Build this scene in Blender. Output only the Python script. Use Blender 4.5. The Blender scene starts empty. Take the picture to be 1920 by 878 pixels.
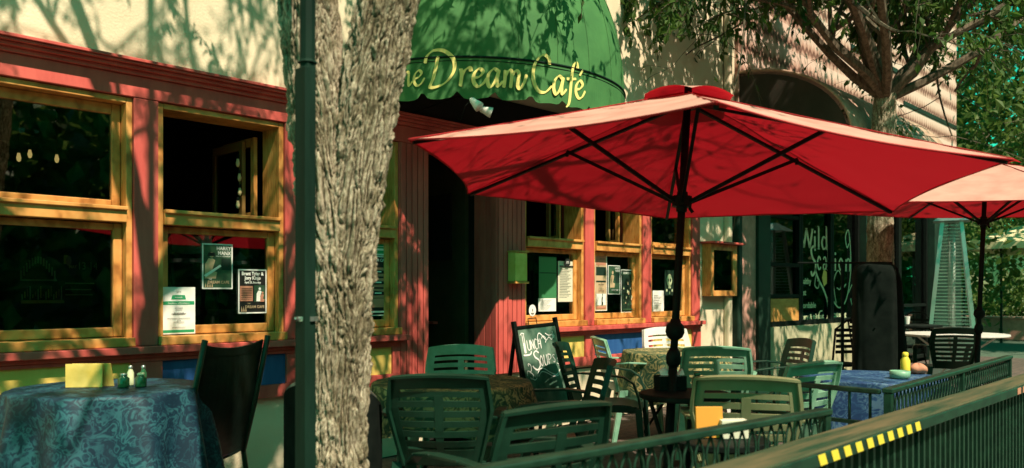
import bpy, math, random
from mathutils import Vector, Matrix, noise
random.seed(7)
R = math.radians
scene = bpy.context.scene
col = scene.collection

# ---------------------------------------------------------------- camera, world, sun, exposure
EYE = Vector((0, 0, 1.25))
VD = Vector((.7206, .6934, 0)); RD = Vector((.6934, -.7206, 0))
cam_d = bpy.data.cameras.new('camera'); cam = bpy.data.objects.new('camera', cam_d); col.objects.link(cam)
cam.location = EYE; cam.rotation_euler = (R(90), 0, math.atan2(-VD.x, VD.y))
cam_d.sensor_width = 36; cam_d.lens = 28.8; cam_d.shift_y = 110 / 1920
cam_d.clip_start = .05; cam_d.clip_end = 400
cam_d.dof.use_dof = True; cam_d.dof.focus_distance = 6.2; cam_d.dof.aperture_fstop = 2.6
scene.camera = cam
SUN = Vector((.21, 1, -1.35)).normalized()          # the way the light travels
world = bpy.data.worlds.new('World'); scene.world = world; world.use_nodes = True
wt = world.node_tree; bg = wt.nodes['Background']
sky = wt.nodes.new('ShaderNodeTexSky'); sky.sky_type = 'NISHITA'; sky.sun_disc = False
elev = math.asin(-SUN.z); sky.sun_elevation = elev
sky.sun_rotation = math.atan2(-SUN.x, -SUN.y)
sky.air_density = 1.0; sky.dust_density = .6
tint = wt.nodes.new('ShaderNodeMix'); tint.data_type = 'RGBA'; tint.blend_type = 'MULTIPLY'; tint.inputs[0].default_value = 1
tint.inputs[7].default_value = (.07, 1.7, .76, 1)
wt.links.new(sky.outputs[0], tint.inputs[6]); wt.links.new(tint.outputs[2], bg.inputs[0]); bg.inputs[1].default_value = .095
sun_d = bpy.data.lights.new('sun', 'SUN'); sun_d.energy = 5; sun_d.angle = R(.5); sun_d.color = (1, .82, .64)
sun_o = bpy.data.objects.new('sun', sun_d); col.objects.link(sun_o)
sun_o.rotation_euler = SUN.to_track_quat('-Z', 'Y').to_euler(); sun_o.location = (-2, -8, 12)
scene.view_settings.view_transform = 'Standard'; scene.view_settings.look = 'None'
scene.view_settings.exposure = .62; scene.view_settings.gamma = 1
scene.render.engine = 'CYCLES'
scene.cycles.max_bounces = 6; scene.cycles.diffuse_bounces = 2; scene.cycles.transparent_max_bounces = 12; scene.cycles.use_denoising = True
scene.cycles.sample_clamp_indirect = 6

# ---------------------------------------------------------------- materials
MATS = {}
def mat(name, colr=(.5, .5, .5), rough=.7, spec=.35, metal=0, build=None):
    if name in MATS: return MATS[name]
    m = bpy.data.materials.new(name); m.use_nodes = True; nt = m.node_tree
    b = nt.nodes['Principled BSDF']
    b.inputs['Base Color'].default_value = (*colr, 1); b.inputs['Roughness'].default_value = rough
    b.inputs['Metallic'].default_value = metal; b.inputs['Specular IOR Level'].default_value = spec
    if build: build(nt, b)
    MATS[name] = m
    return m
def nd(nt, t, **kw):
    n = nt.nodes.new(t)
    for k, v in kw.items():
        if k in n.inputs: n.inputs[k].default_value = v
        else: setattr(n, k, v)
    return n
def coords(nt, scale=(1, 1, 1)):
    g = nt.nodes.new('ShaderNodeNewGeometry'); mp = nt.nodes.new('ShaderNodeMapping')
    mp.inputs['Scale'].default_value = scale; nt.links.new(g.outputs['Position'], mp.inputs[0]); return mp.outputs[0]
def ramp(nt, src, stops):
    r = nt.nodes.new('ShaderNodeValToRGB'); e = r.color_ramp.elements
    while len(e) < len(stops): e.new(.5)
    for k, (p, c) in zip(e, stops): k.position = p; k.color = (*c, 1)
    nt.links.new(src, r.inputs[0]); return r.outputs[0]
def bump(nt, b, src, strength=.3, dist=.01):
    n = nd(nt, 'ShaderNodeBump', Strength=strength, Distance=dist); nt.links.new(src, n.inputs['Height']); nt.links.new(n.outputs[0], b.inputs['Normal'])
def noisy(c1, c2, scale=8, sc=(1, 1, 1), detail=6, bs=.2, bd=.004, lo=.35, hi=.65, rvar=0):
    def f(nt, b):
        n = nd(nt, 'ShaderNodeTexNoise', Scale=scale, Detail=detail, Roughness=.62); nt.links.new(coords(nt, sc), n.inputs['Vector'])
        nt.links.new(ramp(nt, n.outputs['Fac'], [(lo, c1), (hi, c2)]), b.inputs['Base Color'])
        bump(nt, b, n.outputs['Fac'], bs, bd)
        if rvar:
            mr = nd(nt, 'ShaderNodeMapRange'); mr.inputs[3].default_value = b.inputs['Roughness'].default_value - rvar; mr.inputs[4].default_value = b.inputs['Roughness'].default_value + rvar
            nt.links.new(n.outputs['Fac'], mr.inputs[0]); nt.links.new(mr.outputs[0], b.inputs['Roughness'])
    return f
def stucco(nt, b):
    n1 = nd(nt, 'ShaderNodeTexNoise', Scale=1.6, Detail=5.0); n2 = nd(nt, 'ShaderNodeTexNoise', Scale=70.0, Detail=4.0)
    co = coords(nt); nt.links.new(co, n1.inputs['Vector']); nt.links.new(co, n2.inputs['Vector'])
    nt.links.new(ramp(nt, n1.outputs['Fac'], [(.3, (.64, .55, .38)), (.7, (.80, .71, .52))]), b.inputs['Base Color'])
    bump(nt, b, n2.outputs['Fac'], .5, .006)
def wood(nt, b):
    co = coords(nt, (3, 14, 2.2)); n = nd(nt, 'ShaderNodeTexNoise', Scale=2.4, Detail=2.0); nt.links.new(co, n.inputs['Vector'])
    m = nd(nt, 'ShaderNodeMath', operation='MULTIPLY'); m.inputs[1].default_value = 22; nt.links.new(n.outputs['Fac'], m.inputs[0])
    s = nd(nt, 'ShaderNodeMath', operation='SINE'); nt.links.new(m.outputs[0], s.inputs[0])
    n2 = nd(nt, 'ShaderNodeTexNoise', Scale=6.0, Detail=6.0); nt.links.new(coords(nt, (1, 1, 1)), n2.inputs['Vector'])
    ad = nd(nt, 'ShaderNodeMath', operation='MULTIPLY_ADD'); ad.inputs[1].default_value = .12; nt.links.new(s.outputs[0], ad.inputs[0]); nt.links.new(n2.outputs['Fac'], ad.inputs[2])
    nt.links.new(ramp(nt, ad.outputs[0], [(.22, (.34, .13, .03)), (.42, (.60, .26, .065)), (.75, (.74, .37, .11))]), b.inputs['Base Color'])
    bump(nt, b, ad.outputs[0], .3, .003)
def bark(nt, b):
    co = coords(nt, (1, 1, .42)); n = nd(nt, 'ShaderNodeTexNoise', Scale=55.0, Detail=9.0, Roughness=.75, Distortion=.6); nt.links.new(co, n.inputs['Vector'])
    n2 = nd(nt, 'ShaderNodeTexNoise', Scale=7.0, Detail=3.0); nt.links.new(coords(nt), n2.inputs['Vector'])
    a = nd(nt, 'ShaderNodeMath', operation='MULTIPLY_ADD'); a.inputs[1].default_value = .35; nt.links.new(n2.outputs['Fac'], a.inputs[0]); nt.links.new(n.outputs['Fac'], a.inputs[2])
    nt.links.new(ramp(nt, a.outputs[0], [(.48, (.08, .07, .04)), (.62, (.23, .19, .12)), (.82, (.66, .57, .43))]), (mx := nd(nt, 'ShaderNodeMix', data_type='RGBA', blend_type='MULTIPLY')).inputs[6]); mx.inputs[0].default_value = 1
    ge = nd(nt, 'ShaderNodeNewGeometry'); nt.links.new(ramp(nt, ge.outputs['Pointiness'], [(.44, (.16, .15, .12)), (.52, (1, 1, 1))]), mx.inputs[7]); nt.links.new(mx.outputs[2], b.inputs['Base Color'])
    bump(nt, b, n.outputs['Fac'], 1.0, .014)
def leafmat(c1, c2, tr=.5):
    def f(nt, b):
        oi = nd(nt, 'ShaderNodeNewGeometry'); n = nd(nt, 'ShaderNodeTexNoise', Scale=3.0); nt.links.new(oi.outputs['Position'], n.inputs['Vector'])
        c = ramp(nt, n.outputs['Fac'], [(.35, c1), (.65, c2)])
        nt.links.new(c, b.inputs['Base Color'])
        t = nd(nt, 'ShaderNodeBsdfTranslucent'); nt.links.new(c, t.inputs[0]); mx = nd(nt, 'ShaderNodeMixShader'); mx.inputs[0].default_value = tr
        nt.links.new(b.outputs[0], mx.inputs[1]); nt.links.new(t.outputs[0], mx.inputs[2]); nt.links.new(mx.outputs[0], nt.nodes['Material Output'].inputs[0])
    return f
def glass_b(nt, b):
    out = nt.nodes['Material Output']; tr = nd(nt, 'ShaderNodeBsdfTransparent'); tr.inputs[0].default_value = (.75, .82, .78, 1)
    gl = nd(nt, 'ShaderNodeBsdfGlossy'); gl.inputs['Roughness'].default_value = .015; gl.inputs[0].default_value = (1, 1, 1, 1)
    fr = nd(nt, 'ShaderNodeFresnel'); fr.inputs[0].default_value = 2.1
    nt.links.new(fr.outputs[0], (mx := nd(nt, 'ShaderNodeMixShader')).inputs[0]); nt.links.new(tr.outputs[0], mx.inputs[1]); nt.links.new(gl.outputs[0], mx.inputs[2]); nt.links.new(mx.outputs[0], out.inputs[0])
def canvas_red(nt, b):
    out = nt.nodes['Material Output']; n = nd(nt, 'ShaderNodeTexNoise', Scale=5.0, Detail=5.0); nt.links.new(coords(nt), n.inputs['Vector'])
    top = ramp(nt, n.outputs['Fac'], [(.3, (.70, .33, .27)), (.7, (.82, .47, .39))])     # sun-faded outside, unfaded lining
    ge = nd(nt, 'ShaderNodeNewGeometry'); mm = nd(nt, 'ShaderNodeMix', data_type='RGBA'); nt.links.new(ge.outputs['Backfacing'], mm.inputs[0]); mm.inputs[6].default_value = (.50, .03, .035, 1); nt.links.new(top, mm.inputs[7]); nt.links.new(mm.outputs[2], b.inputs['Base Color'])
    w = nd(nt, 'ShaderNodeTexNoise', Scale=400.0); nt.links.new(coords(nt), w.inputs['Vector']); bump(nt, b, w.outputs['Fac'], .15, .002)
    t = nd(nt, 'ShaderNodeBsdfTranslucent'); t.inputs[0].default_value = (.46, .008, .018, 1)
    mx = nd(nt, 'ShaderNodeAddShader')
    k = nd(nt, 'ShaderNodeMixShader'); k.inputs[0].default_value = .34
    nt.links.new(b.outputs[0], k.inputs[1]); nt.links.new(t.outputs[0], k.inputs[2]); nt.links.new(k.outputs[0], out.inputs[0])
def damask(c1, c2, c3, scale=7, rot=0):
    def f(nt, b):
        tc = nd(nt, 'ShaderNodeTexCoord'); n = nd(nt, 'ShaderNodeTexNoise', Scale=scale, Detail=3.0, Distortion=2.2); nt.links.new(tc.outputs['Object'], n.inputs['Vector'])
        m = nd(nt, 'ShaderNodeMath', operation='MULTIPLY'); m.inputs[1].default_value = 26; nt.links.new(n.outputs['Fac'], m.inputs[0])
        s = nd(nt, 'ShaderNodeMath', operation='SINE'); nt.links.new(m.outputs[0], s.inputs[0])
        n2 = nd(nt, 'ShaderNodeTexNoise', Scale=scale * .6, Detail=2.0); nt.links.new(tc.outputs['Object'], n2.inputs['Vector'])
        ad = nd(nt, 'ShaderNodeMath', operation='MULTIPLY_ADD'); ad.inputs[1].default_value = .22; nt.links.new(s.outputs[0], ad.inputs[0]); nt.links.new(n2.outputs['Fac'], ad.inputs[2])
        nt.links.new(ramp(nt, ad.outputs[0], [(.35, c1), (.55, c2), (.74, c3)]), b.inputs['Base Color'])
    return f
def shingles(nt, b):
    co = coords(nt, (1, 1, 1)); sp = nd(nt, 'ShaderNodeSeparateXYZ'); nt.links.new(co, sp.inputs[0])
    def M(op, a, bb=None):
        n = nd(nt, 'ShaderNodeMath', operation=op)
        for i, v in enumerate((a, bb)):
            if v is None: continue
            if isinstance(v, (int, float)): n.inputs[i].default_value = v
            else: nt.links.new(v, n.inputs[i])
        return n.outputs[0]
    zz = M('MULTIPLY', sp.outputs[2], 3.1); fr = M('FRACT', zz)
    xs = M('ABSOLUTE', M('SINE', M('MULTIPLY', sp.outputs[0], 26.0)))
    n = nd(nt, 'ShaderNodeTexNoise', Scale=9.0, Detail=5.0); nt.links.new(co, n.inputs['Vector'])
    edge = M('ADD', M('MULTIPLY', xs, .18), M('MULTIPLY', n.outputs['Fac'], .35))
    d = M('ABSOLUTE', M('SUBTRACT', fr, edge))
    nt.links.new(ramp(nt, M('ADD', d, M('MULTIPLY', n.outputs['Fac'], .15)), [(.13, (.20, .10, .075)), (.22, (.52, .31, .24)), (.5, (.78, .57, .48))]), b.inputs['Base Color'])
    bump(nt, b, fr, .7, .04)
def chalkboard(nt, b):
    n = nd(nt, 'ShaderNodeTexNoise', Scale=7.0, Detail=5.0); nt.links.new(coords(nt, (1, 1, .6)), n.inputs['Vector'])
    nt.links.new(ramp(nt, n.outputs['Fac'], [(.35, (.03, .10, .065)), (.75, (.20, .30, .22))]), b.inputs['Base Color'])
def ground_b(nt, b):
    co = coords(nt); br = nd(nt, 'ShaderNodeTexBrick', Scale=2.2); br.inputs['Color1'].default_value = (.085, .068, .055, 1); br.inputs['Color2'].default_value = (.12, .085, .07, 1); br.inputs['Mortar'].default_value = (.04, .04, .035, 1)
    br.inputs['Mortar Size'].default_value = .012; nt.links.new(co, br.inputs['Vector'])
    n = nd(nt, 'ShaderNodeTexNoise', Scale=30.0, Detail=8.0); nt.links.new(co, n.inputs['Vector'])
    mx = nd(nt, 'ShaderNodeMix', data_type='RGBA', blend_type='OVERLAY'); mx.inputs[0].default_value = .7; nt.links.new(br.outputs[0], mx.inputs[6]); nt.links.new(n.outputs['Fac'], mx.inputs[7])
    nt.links.new(mx.outputs[2], b.inputs['Base Color']); bump(nt, b, n.outputs['Fac'], .5, .01)

STUCCO = mat('cream_stucco', rough=.95, build=stucco)
RED = mat('red_paint', (.6, .09, .08), .55, build=noisy((.50, .075, .065), (.66, .125, .10), 9, (1, 1, .25), bs=.25, bd=.003, rvar=.12))
WOOD = mat('golden_oak', rough=.5, build=wood)
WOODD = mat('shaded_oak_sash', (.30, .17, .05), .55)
YEL = mat('yellow_paint', rough=.6, build=noisy((.74, .52, .12), (.86, .63, .17), 6, (1, 1, .3), bs=.15))
BLUE = mat('blue_paint', rough=.6, build=noisy((.014, .075, .24), (.03, .12, .33), 6, (2, 1, .3), bs=.15))
DARK = mat('dark_interior_and_shade', rough=.9, build=noisy((.008, .009, .008), (.018, .016, .013), 3))
GLASS = mat('window_glass', build=glass_b)
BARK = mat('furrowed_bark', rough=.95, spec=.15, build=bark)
BARK2 = mat('branch_bark', rough=.95, spec=.1, build=noisy((.06, .05, .035), (.17, .14, .10), 30, (1, 1, .3)))
LEAF = mat('spring_leaf', (.06, .13, .02), .6, build=leafmat((.035, .085, .015), (.09, .17, .03)))
LEAFB = mat('far_leaf', (.06, .13, .02), .6, build=leafmat((.04, .10, .018), (.14, .20, .04), .45))
PGREEN = mat('pole_green_paint', (.014, .045, .028), .7, .12, build=noisy((.003, .014, .009), (.007, .026, .017), 14, (1, 1, .2), bs=.2, bd=.002, rvar=.1))
RAILG = mat('railing_green_paint', rough=.42, spec=.5, build=noisy((.005, .022, .013), (.013, .05, .027), 18, (.4, 1, 1), bs=.3, bd=.003, rvar=.12))
BOARDT = mat('weathered_rail_board', rough=.7, build=noisy((.012, .045, .02), (.13, .10, .05), 5, (.35, 4, 1), bs=.3, bd=.003))
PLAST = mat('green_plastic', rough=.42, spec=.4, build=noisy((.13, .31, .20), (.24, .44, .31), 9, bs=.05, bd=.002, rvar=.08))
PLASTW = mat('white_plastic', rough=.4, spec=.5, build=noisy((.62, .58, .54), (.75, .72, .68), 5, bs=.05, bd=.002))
PLASTB = mat('shaded_dark_green_plastic', rough=.4, spec=.35, build=noisy((.004, .026, .015), (.010, .042, .025), 5, bs=.05, bd=.002, rvar=.08))  # shade put into the colour: darker green plastic for shaded chairs; dark frames too
PLASTO = mat('olive_plastic', rough=.4, spec=.5, build=noisy((.17, .19, .09), (.23, .24, .13), 5, bs=.05, bd=.002))
BLK = mat('black_metal', (.008, .010, .009), .6, .12, build=noisy((.003, .005, .004), (.008, .012, .010), 20, bs=.15, bd=.002))
BLKF = mat('black_fabric', rough=.9, spec=.08, build=noisy((.003, .006, .005), (.008, .012, .010), 9))
SLING = mat('black_sling_vinyl', rough=.33, spec=.6, build=noisy((.003, .008, .006), (.006, .016, .012), 12, bs=.5, bd=.006))
CANV = mat('red_canvas', rough=.85, build=canvas_red)
AWN = mat('green_awning_canvas', rough=.8, build=noisy((.04, .15, .045), (.06, .20, .06), 4, bs=.12))
CLB = mat('blue_damask_cloth', rough=.6, build=damask((.003, .022, .042), (.007, .045, .07), (.02, .10, .125), 13))
CLB2 = mat('blue_print_cloth', rough=.6, build=damask((.01, .04, .12), (.02, .07, .17), (.07, .15, .24), 12))
CLP = mat('patterned_cloth', rough=.7, build=damask((.02, .06, .03), (.10, .12, .05), (.42, .32, .14), 9))
CREAM = mat('cream_letter_paint', (.80, .70, .28), .6)
GOLD = mat('yellow_letter_paint', (.85, .74, .24), .6)
CHALK = mat('white_chalk', (.85, .85, .80), .9)
BOARD = mat('chalkboard', rough=.6, build=chalkboard)
WHITE = mat('white_paper', (.82, .83, .78), .7)
PAPR = mat('cream_paper', (.66, .64, .50), .7)
POSTG = mat('green_poster_paper', rough=.5, build=noisy((.02, .06, .035), (.05, .12, .06), 14))
POSTK = mat('black_poster_paper', (.012, .014, .012), .5)
INKG = mat('green_ink', (.02, .30, .12), .6)
INKK = mat('black_ink', (.015, .02, .018), .6)
INKO = mat('orange_ink', (.55, .20, .08), .6)
SKIN = mat('tan_ink', (.55, .40, .24), .6)
WINL = mat('pale_green_vinyl', (.62, .68, .42), .6)
YELP = mat('yellow_card', rough=.6, build=noisy((.72, .50, .10), (.85, .62, .18), 9))
YELT = mat('yellow_tape', (.80, .62, .06), .55)
STEEL = mat('brushed_steel', (.45, .50, .46), .3, .5, .85)
SHING = mat('scalloped_shingles', rough=.85, build=shingles)
BRN = mat('brown_shingle_canopy', rough=.9, build=noisy((.36, .23, .16), (.52, .36, .27), 14, bs=.5, bd=.01))
STONE = mat('pale_stone', rough=.9, build=noisy((.36, .36, .22), (.55, .52, .34), 5, bs=.5, bd=.01))
PINKB = mat('pink_plaster', rough=.9, build=noisy((.42, .22, .17), (.62, .34, .27), 7, bs=.4))
DGRN = mat('dark_green_paint', rough=.6, build=noisy((.006, .022, .014), (.012, .04, .024), 4))
PATIO = mat('brick_paving', rough=.9, build=ground_b)
GND = mat('asphalt', rough=.95, build=noisy((.035, .04, .035), (.065, .07, .06), 12))
CONC = mat('pavement_concrete', rough=.9, build=noisy((.05, .085, .06), (.09, .13, .09), 8))
YWALL = mat('far_cream_paint', (.80, .70, .42), .9)
BULB = mat('warm_bulb', (.8, .6, .3), .4)
bn = BULB.node_tree.nodes['Principled BSDF']; bn.inputs['Emission Color'].default_value = (1, .62, .22, 1); bn.inputs['Emission Strength'].default_value = .55
BULBG = mat('frosted_glass_bulb', (.75, .62, .34), .3, .6)
LAMPSH = mat('terracotta_lampshade', (.50, .22, .14), .7)
ORG = mat('orange_plywood', rough=.6, build=noisy((.50, .22, .05), (.68, .36, .10), 6, (1, 1, 4)))

# ---------------------------------------------------------------- mesh helpers
def tag(o, label=None, cat=None, group=None, kind=None):
    if label: o['label'] = label
    if cat: o['category'] = cat
    if group: o['group'] = group
    if kind: o['kind'] = kind
    return o
def thing(name, label, cat, loc=(0, 0, 0), rz=0, group=None):
    o = bpy.data.objects.new(name, None); col.objects.link(o); o.location = loc; o.rotation_euler = (0, 0, rz); o.empty_display_size = .1
    return tag(o, label, cat, group)
def pmat(p):
    m = Matrix.Identity(4)
    while p is not None:
        m = Matrix.LocRotScale(p.location, p.rotation_euler, p.scale) @ m; p = p.parent
    return m
def front_rot(dx, dy): return math.atan2(-dx, dy)

class MB:
    def __init__(s, world=False): s.v = []; s.f = []; s.m = []; s.world = world
    def face(s, pts, mi=0):
        n = len(s.v); s.v += [Vector(p) for p in pts]; s.f.append(tuple(range(n, n + len(pts)))); s.m.append(mi)
    def hexa(s, c8, mi=0):
        n = len(s.v); s.v += [Vector(p) for p in c8]
        for q in ((0, 3, 2, 1), (4, 5, 6, 7), (0, 1, 5, 4), (1, 2, 6, 5), (2, 3, 7, 6), (3, 0, 4, 7)):
            s.f.append(tuple(n + i for i in q)); s.m.append(mi)
    def box(s, x0, x1, y0, y1, z0, z1, mi=0):
        s.hexa([(x0, y0, z0), (x1, y0, z0), (x1, y1, z0), (x0, y1, z0), (x0, y0, z1), (x1, y0, z1), (x1, y1, z1), (x0, y1, z1)], mi)
    def beam(s, p, q, w, h, up=(0, 0, 1), mi=0, w2=None, h2=None):
        p, q = Vector(p), Vector(q); d = (q - p).normalized(); up = Vector(up)
        if abs(d.dot(up)) > .98: up = Vector((0, 1, 0))
        a = d.cross(up).normalized(); b = a.cross(d); w2 = w2 or w; h2 = h2 or h
        c = [p - a * w / 2 - b * h / 2, p + a * w / 2 - b * h / 2, p + a * w / 2 + b * h / 2, p - a * w / 2 + b * h / 2]
        e = [q - a * w2 / 2 - b * h2 / 2, q + a * w2 / 2 - b * h2 / 2, q + a * w2 / 2 + b * h2 / 2, q - a * w2 / 2 + b * h2 / 2]
        s.hexa(c + e, mi)
    def tube(s, pts, rad, n=8, mi=0, cap=True):
        pts = [Vector(p) for p in pts]; 
        if not isinstance(rad, (list, tuple)): rad = [rad] * len(pts)
        base = len(s.v); a = None
        for i, p in enumerate(pts):
            d = (pts[min(i + 1, len(pts) - 1)] - pts[max(i - 1, 0)])
            d = d.normalized() if d.length > 1e-9 else Vector((0, 0, 1))
            if a is None: a = d.orthogonal().normalized()
            a = (a - d * a.dot(d)).normalized(); b = d.cross(a)
            for k in range(n):
                t = 2 * math.pi * k / n; s.v.append(p + (a * math.cos(t) + b * math.sin(t)) * rad[i])
        for i in range(len(pts) - 1):
            for k in range(n):
                s.f.append((base + i * n + k, base + i * n + (k + 1) % n, base + (i + 1) * n + (k + 1) % n, base + (i + 1) * n + k)); s.m.append(mi)
        if cap:
            s.f.append(tuple(base + k for k in reversed(range(n)))); s.m.append(mi)
            s.f.append(tuple(base + (len(pts) - 1) * n + k for k in range(n))); s.m.append(mi)
    def lathe(s, prof, n=20, c=(0, 0, 0), mi=0, cap=True):   # prof: (r, z)
        base = len(s.v); c = Vector(c)
        for r, z in prof:
            for k in range(n):
                t = 2 * math.pi * k / n; s.v.append(c + Vector((r * math.cos(t), r * math.sin(t), z)))
        for i in range(len(prof) - 1):
            for k in range(n):
                s.f.append((base + i * n + k, base + i * n + (k + 1) % n, base + (i + 1) * n + (k + 1) % n, base + (i + 1) * n + k)); s.m.append(mi)
        if cap:
            s.f.append(tuple(base + k for k in reversed(range(n)))); s.m.append(mi)
            s.f.append(tuple(base + (len(prof) - 1) * n + k for k in range(n))); s.m.append(mi)
    def grid(s, fn, nu, nv, mi=0, closed=False):
        base = len(s.v)
        for j in range(nv + 1):
            for i in range(nu + (0 if closed else 1)): s.v.append(Vector(fn(i / nu, j / nv)))
        w = nu if closed else nu + 1
        for j in range(nv):
            for i in range(nu):
                s.f.append((base + j * w + i, base + j * w + (i + 1) % w, base + (j + 1) * w + (i + 1) % w, base + (j + 1) * w + i)); s.m.append(mi)
    def solid(s, fn, u0, u1, v0, v1, th, nu=2, nv=1, mi=0):       # fn(u,v)->(point, normal): a thick patch
        base = len(s.v)
        for side in (-.5, .5):
            for j in range(nv + 1):
                for i in range(nu + 1):
                    p, n = fn(u0 + (u1 - u0) * i / nu, v0 + (v1 - v0) * j / nv); s.v.append(Vector(p) + Vector(n) * th * side)
        W = nu + 1; N = W * (nv + 1)
        def add(*q): s.f.append(tuple(base + k for k in q)); s.m.append(mi)
        for j in range(nv):
            for i in range(nu):
                a = j * W + i; add(a, a + 1, a + 1 + W, a + W); add(N + a, N + a + W, N + a + 1 + W, N + a + 1)
        for i in range(nu):
            add(i, N + i, N + i + 1, i + 1); a = nv * W + i; add(a, a + 1, N + a + 1, N + a)
        for j in range(nv):
            a = j * W; add(a, a + W, N + a + W, N + a); a = j * W + nu; add(a, N + a, N + a + W, a + W)
    def text(s, body, size, M, mi=0, sx=1, align='LEFT', bold=0, space=1):
        c = bpy.data.curves.new('tmp_text', 'FONT'); c.body = body; c.size = size; c.align_x = align; c.offset = bold; c.space_character = space; c.resolution_u = 2
        o = bpy.data.objects.new('tmp_text', c); col.objects.link(o)
        dg = bpy.context.evaluated_depsgraph_get(); me = o.evaluated_get(dg).to_mesh()
        n = len(s.v); s.v += [M @ Vector((v.co.x * sx, v.co.y, 0)) for v in me.vertices]
        for p in me.polygons: s.f.append(tuple(n + i for i in p.vertices)); s.m.append(mi)
        bpy.data.objects.remove(o); bpy.data.curves.remove(c)
    def stroke(s, pts, fn, wmax, wmin=None, ang=35, mi=0, seg=7):   # calligraphic ribbon along a smooth curve, fn maps (x,y)->3D
        wmin = wmax * .35 if wmin is None else wmin
        P = [Vector((p[0], p[1])) for p in pts]; Q = []
        for i in range(len(P) - 1):
            a, b, c, d = P[max(i - 1, 0)], P[i], P[i + 1], P[min(i + 2, len(P) - 1)]
            for k in range(seg):
                t = k / seg; Q.append(.5 * ((2 * b) + (c - a) * t + (2 * a - 5 * b + 4 * c - d) * t * t + (3 * b - a - 3 * c + d) * t ** 3))
        Q.append(P[-1]); base = len(s.v)
        for i, q in enumerate(Q):
            d = Q[min(i + 1, len(Q) - 1)] - Q[max(i - 1, 0)]
            if d.length < 1e-9: d = Vector((1, 0))
            d.normalize(); w = wmin + (wmax - wmin) * abs(math.sin(math.atan2(d.y, d.x) - R(ang)))
            if i in (0, len(Q) - 1): w *= .6
            n = Vector((-d.y, d.x)) * w / 2
            s.v += [Vector(fn(*(q - n))), Vector(fn(*(q + n)))]
        for i in range(len(Q) - 1):
            s.f.append((base + 2 * i, base + 2 * i + 2, base + 2 * i + 3, base + 2 * i + 1)); s.m.append(mi)
    def build(s, name, mats, parent=None, smooth=False, bevel=0, label=None):
        if not isinstance(mats, (list, tuple)): mats = [mats]
        me = bpy.data.meshes.new(name); vs = s.v
        if s.world and parent is not None:
            inv = pmat(parent).inverted(); vs = [inv @ v for v in vs]
        me.from_pydata([tuple(v) for v in vs], [], s.f)
        for m in mats: me.materials.append(m)
        me.polygons.foreach_set('material_index', s.m)
        if smooth: me.polygons.foreach_set('use_smooth', [True] * len(me.polygons))
        me.update()
        o = bpy.data.objects.new(name, me); col.objects.link(o); o.parent = parent
        if bevel:
            b = o.modifiers.new('bevel', 'BEVEL'); b.width = bevel; b.segments = 2; b.limit_method = 'ANGLE'; b.angle_limit = R(40)
        if smooth and bevel is not None:
            pass
        if label: o['label'] = label
        return o
def copy_tree(o, parent=None):
    c = o.copy(); col.objects.link(c); c.parent = parent
    for ch in list(o.children): copy_tree(ch, c)
    return c
def W(): return MB(True)

# ---------------------------------------------------------------- setting: ground
m = MB(); m.box(-60, 120, -60, 90, -.16, -.14); tag(m.build('ground', GND), kind='structure')
m = MB(); m.box(-12, 26, -.9, 1.0, -.138, -.004); tag(m.build('sidewalk', CONC), kind='structure')
m = MB(); m.box(-12, 18, 1.0, 4.98, -.138, 0); tag(m.build('patio_floor', PATIO), kind='structure')
m = MB(); m.box(18, 60, -.9, 30, -.137, -.02); tag(m.build('courtyard_paving', CONC), kind='structure')

# ---------------------------------------------------------------- the cafe building
FY = 4.98
cafe = thing('cafe_building', 'cream stucco cafe with red posts, oak windows and a green domed awning over its door', 'building', (5, FY, 0))
def wb(name, mt, boxes, parent=cafe, bevel=0, label=None):
    m = W()
    for b in boxes: m.box(*b)
    return m.build(name, mt, parent, bevel=bevel, label=label)
wb('wall', STUCCO, [(-3, 9.13, FY + .02, FY + .32, 2.60, 6.6), (8.305, 9.13, FY + .01, FY + .32, 0, 2.60), (-3, .90, FY + .01, FY + .32, 0, 2.60)])
wb('base_wall', STUCCO, [(.90, 4.218, FY + .035, FY + .3, 0, .545), (5.002, 8.305, FY + .035, FY + .3, 0, .545)])
wb('roof', DGRN, [(-3.1, 9.13, FY - .05, 12, 6.6, 6.8)])
wb('rear_wall', STUCCO, [(-3, 9.13, 11.8, 12, 0, 6.6), (-3.2, -3, FY + .02, 12, 0, 6.6), (9.1, 9.25, FY + .33, 12, 0, 6.6)])
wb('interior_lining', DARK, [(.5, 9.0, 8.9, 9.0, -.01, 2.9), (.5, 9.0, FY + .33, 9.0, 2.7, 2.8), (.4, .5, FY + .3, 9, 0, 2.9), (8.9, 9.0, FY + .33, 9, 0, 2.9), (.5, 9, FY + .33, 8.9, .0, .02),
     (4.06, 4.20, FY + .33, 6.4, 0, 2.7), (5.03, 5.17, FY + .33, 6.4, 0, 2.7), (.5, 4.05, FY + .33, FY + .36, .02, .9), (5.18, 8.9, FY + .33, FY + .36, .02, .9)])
wb('beam', RED, [(.9, 8.303, FY - .004, FY + .3, 2.41, 2.535)], bevel=.004)
wb('cornice', RED, [(.86, 8.32, FY - .025, FY + .018, 2.537, 2.562), (.86, 8.33, FY - .055, FY + .018, 2.563, 2.583), (.86, 8.34, FY - .085, FY + .018, 2.585, 2.598), (.86, 8.34, FY - .10, FY + .018, 2.60, 2.618)], bevel=.003)
for a, b in ((.9, 1.05), (1.945, 2.09), (2.95, 3.10), (6.20, 6.34), (7.165, 7.32), (8.135, 8.302)):
    wb('post', RED, [(a, b, FY, FY + .30, .932, 2.408)], bevel=.005)
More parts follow.
